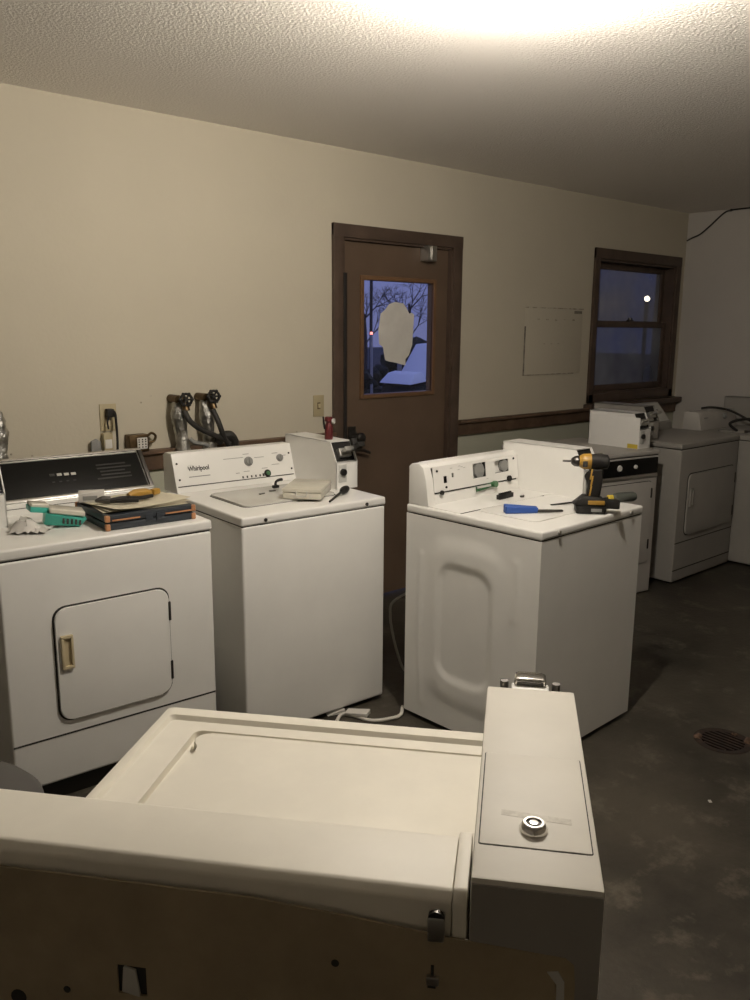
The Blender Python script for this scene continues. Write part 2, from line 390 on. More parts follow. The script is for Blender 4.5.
# ---------------------------------------------------------------- W2: washer by the door
W2 = machine('top_load_washer', 'white top-load washer left of the door, plastic box on its lid', 'washing machine', 1.6227, -1.0325, -.0516)
cabinet(W2, .685, .66, .02, .875); deck(W2, .685, .66, .878, .912)
B().box(.004, .681, .004, .655, .872, .880).build('deck_gap', 'seam', W2)
mt = washer_console(W2, .685, .012, .609)
L0 = .168
def knob(p, mt, x, y, r, h, m, name='knob', grip=True):
    b = B(); q = mt @ T(x, y, 0)
    b.lathe([(r, -.001), (r, h * .4), (r * .82, h * .5), (r * .74, h), (r * .1, h * 1.02)], q, 24)
    if grip: b.obox(q @ T(0, 0, h * 1.15), r * .34, r * 1.5, h * .5, .001)
    return b.build(name, m, p)
B().obox(mt @ T(.298, .028, .0005), .580, .004, .001).build('facia_edge', 'seam', W2)
knob(W2, mt, .362, .108, .021, .016, 'greyplastic'); knob(W2, mt, .527, .110, .017, .014, 'greyplastic')
knob(W2, mt, .450, .045, .017, .008, 'black', 'start_button', False); knob(W2, mt @ T(0, 0, .007), .450, .045, .010, .004, 'greenbtn', 'start_button_light', False)
for i in range(5): B().obox(mt @ T(.322 + i * .022, .039, .0006), .007, .010, .0012).build('indicator', 'seam', W2)
B().obox(mt @ T(.428, .040, .0006), .009, .013, .0012).build('indicator', 'seam', W2)
for a, c, wd in ((.30, .060, .02), (.345, .064, .03), (.29, .128, .10), (.355, .142, .03), (.42, .122, .05), (.505, .134, .03), (.553, .120, .02), (.50, .082, .04), (.44, .070, .03)):
    B().obox(mt @ T(a, c, .0004), wd, .0022, .0008).build('printed_text_line', 'greyplastic', W2)
B().obox(mt @ T(.115, .066, .0004), .10, .0035, .0008).build('printed_text_line', 'greyplastic', W2)
for a, c in ((.018, .128), (.020, .058), (.580, .128), (.582, .055)):
    B().cyl(mt @ Vector((a, c, -.001)), mt @ Vector((a, c, .002)), .0045, n=12).build('screw', 'black', W2)
text('brand_logo', 'Whirlpool', .029, mt @ T(.066, .092, .0006), 'seam', W2, sx=.82)
rg = [mt @ Vector((.081 + .016 * cos(t), .106 + .011 * sin(t), .0008)) for t in [R(20 + 280 * i / 16) for i in range(17)]]
B().tube(rg, .0009, 5, 2).build('logo_ring', 'lightgrey', W2)
for x in (.10, .585): B().cyl((x, -.002, .893), (x, -.007, .893), .007, n=14).build('deck_screw', 'darkmetal', W2)
coin_box(W2, .610, .726, .246, .655, .912, 1.118, tongue=True)
lid(W2, .10, .545, .15, .455, .912)  # grey reflection on the glossy white lid put into its colour

# ---------------------------------------------------------------- W3: pulled-out washer with embossed side
W3 = machine('top_load_washer', 'white top-load washer with embossed side and opened control panel, drill on top', 'washing machine', 2.306, -1.8856, .0343)
w, dp = .685, .66
def rr_sd(y, z, y0, y1, z0, z1, r):
    cx, cz = (y0 + y1) / 2, (z0 + z1) / 2
    qx, qz = abs(y - cx) - (y1 - y0) / 2 + r, abs(z - cz) - (z1 - z0) / 2 + r
    return min(max(qx, qz), 0) + math.hypot(max(qx, 0), max(qz, 0)) - r
def sm(a, b, x): t = min(1, max(0, (x - a) / (b - a))); return t * t * (3 - 2 * t)
def ridge(y, z, y0, y1, z0, z1, wd):
    t = min(1, max(0, (z - z0) / (z1 - z0))); yc = y0 + (y1 - y0) * t
    bow = .010 * sin(pi * t)
    e = math.hypot(y - yc - (bow if y0 > .3 else -bow), max(0, z0 - z, z - z1))
    return math.exp(-(e / wd) ** 2)
def emb(y, z):
    h = -.009 * (1 - sm(-.020, .022, rr_sd(y, z, .215, .475, .235, .700, .075)))
    h += .007 * (1 - sm(-.060, .020, rr_sd(y, z, .140, .530, .120, .815, .11)))
    h += .0035 * ridge(y, z, .105, .100, .56, .775, .015) + .004 * ridge(y, z, .565, .575, .085, .72, .011)
    return h
b = B(); NY, NZ = 66, 86; g = []
for j in range(NZ + 1):
    z = .02 + (.875 - .02) * j / NZ
    g.append([b.bm.verts.new((-emb(dp * i / NY, z), dp * i / NY, z)) for i in range(NY + 1)])
for j in range(NZ):
    for i in range(NY): b.bm.faces.new((g[j][i], g[j + 1][i], g[j + 1][i + 1], g[j][i + 1]))
fr = [(0, .02, .0), (w, .0, .02)]
# remaining sides share the border of the embossed panel
c = {}
for k, (x, y, z) in {'a': (w, 0, .02), 'b': (w, dp, .02), 'c': (w, 0, .875), 'd': (w, dp, .875)}.items(): c[k] = b.bm.verts.new((x, y, z))
b.bm.faces.new([g[j][0] for j in range(NZ, -1, -1)] + [c['a'], c['c']])
b.bm.faces.new([g[j][NY] for j in range(NZ + 1)] + [c['d'], c['b']])
b.bm.faces.new((c['a'], c['b'], c['d'], c['c']))
b.bm.faces.new(g[NZ] + [c['d'], c['c']]); b.bm.faces.new(g[0][::-1] + [c['a'], c['b']])
be = [e for e in b.bm.edges if all(abs(v.co.y) < 1e-6 for v in e.verts) and (all(v.co.x > .1 for v in e.verts) or all(v.co.x < .1 for v in e.verts))]
b.build('cabinet', 'enamel', W3)
cabinet(W3, w, dp, .02, .875, left=False)
deck(W3, w, dp, .879, .912); B().box(.004, .681, .004, .655, .872, .881).build('deck_gap', 'seam', W3)
for x in (.10, .595): B().cyl((x, -.002, .894), (x, -.008, .894), .009, n=14).build('deck_screw', 'satin', W3)
# rear hinge plate and the two deck seams
B().box(.012, .600, .385, .56, .911, .9145, .001).build('hinge_plate', 'enamel', W3)
B().box(.012, .548, .3815, .3855, .9115, .9138).build('lid_gap', 'seam', W3)
B().prism(rrect(.10, .54, .10, .378, .03), T(0, 0, .911), .005, .002).build('lid', 'enamel', W3)
# console: end caps, body and a loosened facia
cp = [(.655, .912), (.655, 1.066), (.64, 1.078), (.60, 1.080), (.578, 1.066), (.562, 1.02), (.545, .914)]
con = B().prism_x(cp, .004, .046, .004).build('console', 'enamel', W3)
B().prism_x([(.655, .912), (.655, 1.066), (.64, 1.072), (.61, 1.070), (.60, 1.05), (.575, .914)], .046, .600).build('console_body', 'seam', W3)
B().prism_x([(.655, 1.060), (.655, 1.070), (.64, 1.080), (.595, 1.078), (.580, 1.062), (.584, 1.058)], .046, .608, .0015).build('console_top', 'enamel', W3)
B().prism_x([(.585, .913), (.585, .972), (.569, .968), (.556, .913)], .030, .607, .001).build('console_base', 'enamel', W3)
mf = basis((.054, .560, .962), (1, 0, 0), (0, .013, .098))
FW, FH = .548, .104
# facia plate with real openings (grid cells left open)
xs = [0, .062, .088, .235, .300, .352, .382, .470, .515, FW]; 
holes = [(.060, .082, .032, .060), (.110, .122, .050, .068), (.244, .330, .030, .092), (.388, .486, .036, .090)]
X = sorted({0, FW, *[h[0] for h in holes], *[h[1] for h in holes]}); Yg = sorted({0, FH, *[h[2] for h in holes], *[h[3] for h in holes]})
b = B(); V = {}
def vv(i, j, k):
    if (i, j, k) not in V: V[(i, j, k)] = b.bm.verts.new(mf @ Vector((X[i], Yg[j], -.004 * k)))
    return V[(i, j, k)]
solid = lambda i, j: 0 <= i < len(X) - 1 and 0 <= j < len(Yg) - 1 and not any(h[0] <= X[i] < h[1] and h[2] <= Yg[j] < h[3] for h in holes)
for i in range(len(X) - 1):
    for j in range(len(Yg) - 1):
        if not solid(i, j): continue
        b.bm.faces.new((vv(i, j, 0), vv(i + 1, j, 0), vv(i + 1, j + 1, 0), vv(i, j + 1, 0))); b.bm.faces.new((vv(i, j, 1), vv(i, j + 1, 1), vv(i + 1, j + 1, 1), vv(i + 1, j, 1)))
        for (di, dj, p, q) in ((-1, 0, (i, j), (i, j + 1)), (1, 0, (i + 1, j + 1), (i + 1, j)), (0, -1, (i + 1, j), (i, j)), (0, 1, (i, j + 1), (i + 1, j + 1))):
            if not solid(i + di, j + dj): b.bm.faces.new((vv(*p, 0), vv(*p, 1), vv(*q, 1), vv(*q, 0)))
b.build('facia', 'enamel', W3, smooth=False)
def disc(x, y, r, m, name, z=-.004, n=20):
    return B().cyl(mf @ Vector((x, y, z - .016)), mf @ Vector((x, y, z)), r, n=n).build(name, m, W3)
B().obox(mf @ T(.287, .061, -.022), .086, .062, .004).build('timer_backing', 'pale_grey', W3)
B().obox(mf @ T(.437, .063, -.022), .098, .054, .004).build('timer_backing', 'enamel', W3)
disc(.292, .060, .033, 'greyplastic', 'timer', n=9); disc(.462, .063, .027, 'greyplastic', 'timer', n=8)
disc(.185, .028, .006, 'greyplastic', 'indicator'); disc(.185, .052, .008, 'lightgrey', 'indicator')
for a, c in ((.022, .085), (.520, .088), (.072, .015)): B().cyl(mf @ Vector((a, c, -.001)), mf @ Vector((a, c, .003)), .005, n=10).build('screw', 'black', W3)
for (a, c) in ((.16, .092), (.175, .088), (.19, .083), (.155, .078), (.335, .02), (.11, .088)): B().obox(mf @ T(a, c, .0003), .012, .003, .0008).build('printed_mark', 'lightgrey', W3)
B().obox(mf @ T(.274, -.003, -.010), .53, .007, .010).build('facia_gap', 'seam', W3)
B().cyl(mf @ Vector((.040, -.004, .001)), mf @ Vector((.040, -.004, .008)), .010, n=10).build('facia_clip', 'black', W3); B().cyl(mf @ Vector((.478, .004, .001)), mf @ Vector((.478, .004, .010)), .013, n=10).build('facia_clip', 'black', W3)
b = B().obox(mf @ T(.315, -.012, .004) @ Matrix.Rotation(R(5), 4, 'Z'), .125, .020, .004); 
cb = b.build('circuit_board', 'green', W3)
B().obox(mf @ T(.300, -.009, .0075), .09, .010, .003).build('connector', 'lightgrey', cb); B().cyl(mf @ Vector((.37, -.008, .004)), mf @ Vector((.37, -.008, .018)), .014).build('green_cap', 'greenbtn', cb)
coin_box(W3, .608, .728, .231, .655, .912, 1.116)

# ---------------------------------------------------------------- D1: dryer at left
D1 = machine('front_load_dryer', 'white coin dryer at left with long black glass control panel and beige door handle', 'dryer', .7726, -.9627, -.0521)
w, dp = .74, .68
cabinet(D1, w, dp, .085, .876, 'enamel'); B().box(.03, w - .03, .05, dp, .0, .09).build('toe_base', 'seam', D1)
deck(D1, w, dp, .880, .9165); B().box(.004, w - .004, .004, dp - .005, .872, .882).build('deck_gap', 'seam', D1)
dryer_front(D1, w, (.160, .558, .302, .695), 'enamel')
X0c, X1c = .128, .742
B().prism_x([(.66, .914), (.66, 1.085), (.645, 1.098), (.617, 1.098), (.500, .966), (.492, .960), (.492, .914)], X0c, X1c, .003).build('console', 'satin', D1)
mt1 = basis((X0c, .500, .966), (1, 0, 0), (0, .117, .132)); SL = math.hypot(.117, .132)
B().obox(mt1 @ T((X1c - X0c) / 2 - .004, SL / 2, .0015), X1c - X0c - .034, SL - .016, .004, .001).build('black_glass_panel', 'black_glass', D1)
B().obox(mt1 @ T((X1c - X0c) / 2, SL + .004, .004), X1c - X0c, .012, .014, .004).build('chrome_trim', 'chrome', D1)
B().obox(mt1 @ T((X1c - X0c) / 2, -.002, .004), X1c - X0c, .014, .012, .004).build('chrome_trim', 'satin', D1)
B().obox(mt1 @ T(X1c - X0c - .008, SL / 2, .004), .016, SL, .014, .003).build('chrome_trim', 'darkmetal', D1)
B().box(X0c, X1c, .486, .494, .915, .958, .002).build('backsplash', 'enamel', D1); B().box(X0c + .01, X1c - .01, .4848, .487, .9405, .9425).build('seam', 'seam', D1)
for k in range(4):
    B().obox(mt1 @ T(.232 + k * .027, .098 - .001 * k, .0044), .018, .011, .002).build('panel_marking', 'pale_grey' if k else 'ghost', D1)
    B().obox(mt1 @ T(.230 + k * .027, .066, .0038), .010, .005, .001).build('panel_marking', 'ghost', D1)
for k in range(5): B().obox(mt1 @ T(.47 + (.01 if k % 2 else 0), .060 + k * .016, .0038), .14 - .02 * (k % 3), .006, .001).build('panel_text_line', 'ghost', D1)
coin_box(D1, -.003, .124, .320, .655, .9165, 1.135)

# ---------------------------------------------------------------- D2 front loader with black panel
D2 = machine('front_load_washer', 'white front-load coin machine with black control strip and two white knobs, under the window', 'washing machine', 3.935, -.885, -.17)
w, dp = .685, .66
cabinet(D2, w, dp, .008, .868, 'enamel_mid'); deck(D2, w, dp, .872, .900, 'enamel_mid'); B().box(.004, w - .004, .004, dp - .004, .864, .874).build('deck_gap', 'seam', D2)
B().prism(rrect(.03, w - .012, .762, .858, .006), FRONT(0, 0, 0), .006, .002).build('control_panel', 'black_glass', D2)
for x, r in ((.34, .019), (.475, .013)):
    B().cyl((x, -.006, .812), (x, -.014, .812), r, r * .85, n=24).build('knob', 'enamel', D2)
B().box(.02, w - .005, -.004, .001, .735, .755, .002).build('panel_trim', 'satin', D2)
B().prism(rrect(.04, w - .045, .20, .715, .03), FRONT(0, .001, 0), .003).build('door_gap', 'seam', D2)
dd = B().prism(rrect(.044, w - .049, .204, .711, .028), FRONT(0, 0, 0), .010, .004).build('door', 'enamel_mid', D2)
for z in (.64, .32): B().box(w - .062, w - .052, -.014, -.004, z - .03, z + .03, .002).build('hinge', 'darkmetal', dd)
# its coin meter sits square to the wall: transform from world
mw = (T(3.935, -.885, 0) @ Matrix.Rotation(-.17, 4, 'Z')).inverted()
cbx = coin_box(D2, 0, .13, 0, .36, 0, .215, 'enamel')
cbx.matrix_parent_inverse = Matrix(); cbx.matrix_local = mw @ T(4.515, -.915, .900)
st = B().box(-.0042, -.0028, .005, .075, .002, .028).build('yellow_sticker', 'sticker', cbx)
B().box(-.003, -.0005, -.002, .345, .0, .19, .001).build('side_plate', 'enamel', cbx)

# ---------------------------------------------------------------- D3 dryer in the corner
D3 = machine('front_load_dryer', 'white coin dryer in the dim corner, right of the black-panelled machine', 'dryer', 4.845, -1.02, 0)
w, dp = .768, .68
cabinet(D3, w, dp, .015, .876, 'enamel_dim'); deck(D3, w, dp, .880, .9155, 'enamel_dim'); B().box(.004, w - .004, .004, dp - .005, .872, .882).build('deck_gap', 'seam', D3)
dryer_front(D3, w, (.105, .725, .315, .712), 'enamel_dim', seamz=.272, hm='enamel_dim')
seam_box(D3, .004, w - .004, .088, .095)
B().prism_x([(.66, .914), (.66, 1.085), (.645, 1.098), (.617, 1.098), (.500, .966), (.492, .914)], .13, .745, .004).build('console', 'enamel_dim', D3)
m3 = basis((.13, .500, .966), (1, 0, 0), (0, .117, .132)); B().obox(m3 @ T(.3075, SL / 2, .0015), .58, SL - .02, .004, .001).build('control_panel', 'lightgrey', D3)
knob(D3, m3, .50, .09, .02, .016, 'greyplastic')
coin_box(D3, -.003, .126, .240, .655, .9155, 1.13, 'enamel_dim')

# ---------------------------------------------------------------- W4 washer by the right wall
W4 = machine('top_load_washer', 'white top-load washer at right edge by the side wall, with black cables on its lid', 'washing machine', 5.632, -1.24, 0)
cabinet(W4, .685, .66, .02, .875, 'enamel_dim'); deck(W4, .685, .66, .878, .912, 'enamel_dim')
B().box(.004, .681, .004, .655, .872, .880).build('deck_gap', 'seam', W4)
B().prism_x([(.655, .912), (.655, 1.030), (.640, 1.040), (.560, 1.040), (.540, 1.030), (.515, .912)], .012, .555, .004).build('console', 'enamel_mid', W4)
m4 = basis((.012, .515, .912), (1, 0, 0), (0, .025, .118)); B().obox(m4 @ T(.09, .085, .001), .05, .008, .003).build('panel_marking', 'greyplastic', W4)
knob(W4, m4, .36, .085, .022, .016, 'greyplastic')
lid(W4, .10, .545, .12, .44, .912, 'enamel_dim', 'enamel_dim')
coin_box(W4, .61, .728, .24, .655, .912, 1.12, 'enamel_dim')

# ---------------------------------------------------------------- W1 foreground washer seen from behind
FG = machine('top_load_washer', 'cream-white coin washer in the foreground seen from behind, with chrome lock on its coin box', 'washing machine', 1.11, -2.824, 2.252)
w, dp = .70, .66
cabinet(FG, .69, dp - .01, .02, .872, 'enamel_old')
# top panel: outer rim, a step and a floor for the lid
loops = [(0, .0, .870, .012), (0, 0, .905, .012), (.003, .003, .911, .012), (.010, .010, .914, .012), (.020, .036, .914, .010), (.024, .042, .9065, .010), (.082, .072, .9065, .016), (.084, .075, .895, .016)]
b = B(); prev = None
for (ix, iy, z, r) in loops:
    ring = [b.bm.verts.new((x, y, z)) for x, y in rrect(ix, w - ix, iy, .585 if ix > .02 else dp, r, 4)]
    if prev:
        for i in range(len(ring)): b.bm.faces.new((prev[i], prev[(i + 1) % len(ring)], ring[(i + 1) % len(ring)], ring[i]))
    else: b.bm.faces.new(ring[::-1])
    prev = ring
b.bm.faces.new(prev)
b.build('top_panel', 'enamel_old', FG)
lp = rrect(.089, w - .094, .082, .575, .022)
# finger notch along the far-left lid edge (machine's right)
lp2 = []
for (x, y) in lp: lp2.append((x, y))
i = max(range(len(lp2)), key=lambda k: (lp2[k][0] > w - .0945, -lp2[k][1]))
lp2 = lp2[:i + 1] + [(w - .094, .115), (w - .101, .122), (w - .110, .130), (w - .110, .150), (w - .104, .20), (w - .098, .245), (w - .094, .27)] + lp2[i + 1:]
B().prism(lp2, T(0, 0, .893), .0155, .003, 2).build('lid', 'enamel_old', FG)
# console (top slab, right cap)
cpf = [(.555, .912), (.555, 1.066), (.562, 1.075), (.648, 1.075), (.657, 1.067), (.657, .912)]
B().prism_x(cpf, .127, .698, .003).build('console', 'enamel_old', FG)
B().prism_x([(.550, .912), (.550, 1.070), (.558, 1.079), (.652, 1.079), (.661, 1.069), (.661, .912)], .1125, .1265, .003).build('console_end_cap', 'enamel_old', FG)
# service panel screwed to the rear
b = B(); zt = [(.70, 1.054), (.593, 1.053), (.324, 1.052), (.22, 1.044), (.147, 1.036), (.02, 1.028), (.012, 1.022), (.010, 1.0), (.010, .06), (.70, .06)]
HX0, HX1, HZ0, HZ1 = .438, .470, .921, .955
def bp(poly): b.prism([(-x, z) for x, z in poly][::-1], basis((0, .6625, 0), (-1, 0, 0), (0, 0, 1)), .0025)
bp([(.70, 1.054), (.593, 1.053), (HX1, 1.0525), (HX1, .06), (.70, .06)])
bp([(HX1, HZ1), (HX1, 1.0525), (HX0, 1.0524), (HX0, HZ1)]); bp([(HX1, .06), (HX1, HZ0), (HX0, HZ0), (HX0, .06)])
bp([(HX0, .06), (HX0, 1.0524), (.324, 1.052), (.22, 1.044), (.147, 1.036), (.02, 1.028), (.012, 1.022), (.010, 1.0), (.010, .06)])
bk = b.build('rear_panel', 'steel_back', FG, smooth=False)
B().box(HX0 - .01, HX1 + .01, .6575, .6618, HZ0 - .01, HZ1 + .01).build('opening_backing', 'seam', bk)
B().hexa([(.446, .6618, .919), (.466, .6618, .923), (.466, .6655, .923), (.446, .6655, .919), (.450, .6618, .950), (.463, .6618, .953), (.463, .6655, .953), (.450, .6655, .950)], .001).build('white_plug', 'pale_grey', bk)
for x, z, r in ((.528, .916, .004), (.585, .898, .009), (.239, .991, .004)): B().cyl((x, .6640, z), (x, .6656, z), r, n=14).build('punched_hole', 'seam', bk)
b = B().box(.133, .149, .655, .668, 1.030, 1.056, .002); b.build('panel_clip', 'satin', bk)
B().cyl((.141, .662, 1.054), (.141, .667, 1.054), .008, n=14).build('clip_screw', 'darkmetal', bk)
B().box(.137, .149, .664, .669, .983, .992, .001).build('panel_clip', 'satin', bk); B().box(.142, .145, .6645, .6662, .992, 1.003).box(.140, .148, .6645, .6662, .978, .983).build('slot', 'seam', bk)
B().prism([(-.036, 1.012), (-.026, 1.014), (-.020, 1.004), (-.018, .955), (-.026, .955), (-.027, 1.0)][::-1], basis((0, .6648, 0), (-1, 0, 0), (0, 0, 1)), .0015).build('bare_metal_patch', 'pale_grey', bk)
# coin box: solid, access door with chrome lock on its top, slide on the far front
fx0, fx1, fy0, fy1, fz = -.012, .110, .228, .662, 1.100
b = B(); b.prism_x([(fy1, .914), (fy1, fz), (fy0, fz), (fy0 - .02, 1.03), (fy0 - .02, .914)], fx0, fx1, .004, 2)
fc = b.build('coin_box', 'enamel_coin', FG)
b = B().box(fx0 + .001, fx1 - .001, fy1 - .001, fy1 + .002, .0, 1.094).build('coin_box_rear', 'enamel_dim', FG)  # shade on the box's back put into this strip's darker enamel
ax0, ax1, ay0, ay1 = -.005, .1045, .424, .608
B().prism(rrect(ax0 - .0012, ax1 + .0012, ay0 - .0012, ay1 + .0012, .003, 3), T(0, 0, fz - .001), .0012).build('access_gap', 'seam', fc)
ac = B().prism(rrect(ax0, ax1, ay0, ay1, .002, 3), T(0, 0, fz - .001), .0020, .0006).build('access_door', 'enamel_coin', fc)
M['smudge'] = mat('worn_print_residue', (.47, .44, .38), .6, col2=(.66, .63, .55), vscale=70)
B().prism([(.012, .552), (.084, .545), (.084, .555), (.012, .562)], T(0, 0, fz + .0009), .0003).build('worn_print', 'smudge', ac)
lx, ly = .051, .577
lk = B().lathe([(.0145, 0), (.0145, .002), (.0115, .0085), (.0105, .0092), (.0080, .0092), (.0075, .0070), (.0048, .0070), (.0045, .0088), (.001, .0089)], T(lx, ly, fz + .001), 36).build('lock', 'chrome', ac)
B().lathe([(.0076, 0), (.0076, .0074), (.0047, .0074), (.0047, 0)], T(lx, ly, fz + .001), 24).build('lock_ring', 'black', lk)
b = B().box(.026, .072, .176, .205, 1.078, 1.104, .005, 3); b.box(.030, .068, .165, .180, 1.085, 1.100, .003)
sl = b.build('coin_slide', 'chrome', fc); B().box(.030, .068, .2045, .2062, 1.090, 1.1005).build('slide_slot', 'darkmetal', sl)
B().box(.022, .076, .196, .222, 1.070, 1.0945, .003).build('slide_mount', 'enamel', fc)
for x in (.012, .086): B().cyl((x, .200, 1.07), (x, .200, 1.098), .006, n=12).build('slide_post', 'darkmetal', fc)

# ---------------------------------------------------------------- things on the left dryer
def on(p, x, y, z, rz=0):
    mw = T(*p.location) @ Matrix.Rotation(p.rotation_euler.z, 4, 'Z') @ T(x, y, z)
    return mw.to_translation(), p.rotation_euler.z + rz
# tool case
l, rz = on(D1, .373, .050, .9165)
tc = thing('tool_case', 'flat black tool case with orange corner bumpers on the left dryer', 'tool case', l, rz)
cw, cdp, chh = .328, .30, .054
B().box(0, cw, 0, cdp, 0, .026, .006).build('case_base', 'casenavy', tc); B().box(0, cw, 0, cdp, .028, chh, .006).build('case_lid', 'casenavy', tc)
for x in (0, cw):
    for y in (0, cdp):
        for z in (.0, .030): B().box(x - .004 if x == 0 else x - .013, x + .013 if x == 0 else x + .004, y - .004 if y == 0 else y - .013, y + .013 if y == 0 else y + .004, z, z + .024, .005, 3).build('corner_bumper', 'orange', tc)
for x in (.02, .215): B().box(x, x + .10, -.003, .002, .033, .038, .001).build('orange_stripe', 'orange', tc)
for x in (.14, .18): B().box(x, x + .028, -.004, .002, .014, .044, .002).build('latch', 'casenavy', tc)
b = B()
def sheet(b, x0, x1, y0, y1, z, rz, curl=.01, n=8, ph=0):
    g = []
    for j in range(n + 1):
        row = []
        for i in range(n + 1):
            u, v = i / n, j / n; x, y = (u - .5) * (x1 - x0), (v - .5) * (y1 - y0)
            zz = z + curl * (abs(u - .5) * 2) ** 3 * (.5 + .5 * sin(3 * v + ph)) 
            row.append(b.bm.verts.new(((x0 + x1) / 2 + x * cos(rz) - y * sin(rz), (y0 + y1) / 2 + x * sin(rz) + y * cos(rz), zz)))
        g.append(row)
    for j in range(n):
        for i in range(n): b.bm.faces.new((g[j][i], g[j][i + 1], g[j + 1][i + 1], g[j + 1][i]))
for k in range(3):
    l2, r2_ = on(D1, .545, .205, .9165 + chh + .001)
    b = B(); sheet(b, -.16, .15, -.13, .135, .001 + .004 * k, R((-4, 3, 8)[k]), (.003, .004, .010)[k], 8, k)
    o = b.build('paper_sheet', 'oldpaper'); o.location = l2; o.rotation_euler.z = r2_
    tag(o, 'loose yellowed paper sheet in the pile on the black tool case', 'paper', 'yellowed papers on the tool case')
ZP = .9165 + chh + .012
# yellow and black multi-tool
l, rz = on(D1, .562, .205, ZP + .004, R(12))
t = thing('utility_tool', 'yellow and black hand tool lying on the papers over the tool case', 'tool', l, rz)
B().tube([(-.05, 0, .012), (-.02, .004, .016), (.02, -.004, .016), (.045, .002, .013)], [.012, .018, .017, .010], 10).build('yellow_grip', 'yellow', t)
B().obox(T(.068, .004, .014) @ Matrix.Rotation(R(15), 4, 'Z'), .035, .024, .022, .005).build('yellow_tip', 'yellow', t)
B().tube([(-.06, -.02, .010), (-.02, -.035, .008), (.03, -.03, .008)], .007).build('black_lever', 'black', t)
l, rz = on(D1, .455, .175, ZP + .003, R(-6))
t = thing('slip_pliers', 'dark metal pliers with black grips lying on the papers beside the yellow tool', 'pliers', l, rz)
B().tube([(-.02, .012, .01), (.03, .02, .01), (.085, .012, .008)], [.006, .009, .007]).tube([(-.02, -.008, .01), (.03, -.022, .01), (.075, -.03, .008)], [.006, .009, .007]).build('grip', 'black', t)
B().tube([(-.018, .002, .012), (-.045, .004, .016), (-.07, .0, .014)], [.014, .013, .004]).build('jaw', 'darkmetal', t)
l, rz = on(D1, .41, .285, .9165 + chh + .012, R(-20))
t = thing('small_carton', 'small white carton at the back left of the tool case', 'box', l, rz)
B().box(-.045, .045, -.03, .03, 0, .034, .002).build('carton_body', 'paper', t); B().box(-.03, .02, -.0312, -.0295, .006, .022).build('printed_patch', 'greyplastic', t)
# teal pack with clear cover
l, rz = on(D1, .272, .225, .9165, R(-12))
TS = .62
t = thing('teal_tray', 'teal plastic tray with cloudy clear cover tilted on the left dryer', 'tray', l, rz); t.scale = (TS, .8, .95)
tl = Matrix.Rotation(R(7), 4, 'Y')
B().hexa([tl @ Vector(p) for p in ((-.09, -.03, .004), (.10, -.045, .012), (.10, .045, .012), (-.09, .04, .004), (-.085, -.06, .052), (.135, -.06, .046), (.135, .06, .046), (-.085, .06, .052))], .006).build('tray_base', 'teal', t)
b = B()
for k in range(5): b.obox(tl @ T(.01 + k * .022, -.050, .030), .010, .012, .020)
b.build('vent_slots', 'seam', t)
B().obox(tl @ T(.03, 0, .062), .19, .105, .020, .007, 3).build('clear_cover', 'clear', t)
b = B().obox(tl @ T(-.115, .012, .058) @ Matrix.Rotation(R(12), 4, 'Z'), .11, .085, .020, .006); b.build('tray_flap', 'teal', t)
B().obox(tl @ T(-.115, .012, .073) @ Matrix.Rotation(R(12), 4, 'Z'), .10, .075, .016, .007, 3).build('clear_cover', 'clear', t)
# crumpled white wrapper
b = B(); g = []
random.seed(4)
for j in range(9):
    row = []
    for i in range(13):
        u, v = i / 12, j / 8; e = min(u, 1 - u, v, 1 - v) * 2
        row.append(b.bm.verts.new(((u - .5) * .125 + random.uniform(-.006, .006), (v - .5) * .12 + random.uniform(-.006, .006), .002 + (.038 * min(1, e * 2.2)) * (1 - .8 * sm(.40, .7, u + .4 * v - .2)) + random.uniform(0, .012))))
    g.append(row)
for j in range(8):
    for i in range(12): b.bm.faces.new((g[j][i], g[j][i + 1], g[j + 1][i + 1], g[j + 1][i]))
l, rz = on(D1, .172, .215, .9165, R(-30))
o = b.build('plastic_wrapper', 'paper', smooth=True); o.location = l; o.rotation_euler.z = rz
tag(o, 'crumpled white plastic wrapper beside the teal tray', 'wrapper')

# ---------------------------------------------------------------- things on W2
l, rz = on(W2, .425, .195, .9225, R(44))
t = thing('organizer_box', 'shallow cloudy clear plastic box lying on the lid of the washer by the door', 'box', l, rz)
B().box(-.115, .115, -.08, .08, 0, .027, .005).build('box_base', 'clear', t); B().box(-.117, .117, -.082, .082, .028, .044, .005).build('box_lid', 'clear', t)
b = B().tube([(-.1165, -.022, .034), (-.122, -.018, .016), (-.122, .018, .016), (-.1165, .022, .034)], .0025, 6); b.build('latch', 'pale_grey', t)
for x in (-.035, .03): B().box(-.1155, -.113, x, x + .002, .004, .026).build('divider', 'lightgrey', t)
l, rz = on(W2, .425, .035, .912, R(36))
t = thing('hand_tool', 'tool with black bulb handle and metal shaft lying in front of the coin box', 'tool', l, rz)
B().lathe([(.004, 0), (.013, .006), (.0165, .03), (.016, .055), (.009, .08), (.006, .09)], basis((.235, 0, .0175), (0, 1, 0), (0, 0, 1)) @ Matrix.Rotation(pi, 4, 'X')).build('handle', 'black', t)
B().cyl((.15, 0, .0165), (.0, 0, .0055), .0055, .0045).build('shaft', 'darkmetal', t)
l, rz = on(W2, .395, .40, .9215)
t = thing('black_clip', 'small black plastic clip standing behind the clear plastic box', 'clip', l, rz)
B().obox(T(.0, 0, .006), .03, .016, .012, .003).build('clip_base', 'black', t); B().tube([(0, 0, .01), (.004, 0, .028), (.028, 0, .034), (.035, 0, .03)], [.006, .005, .007, .004]).build('clip_lever', 'black', t)
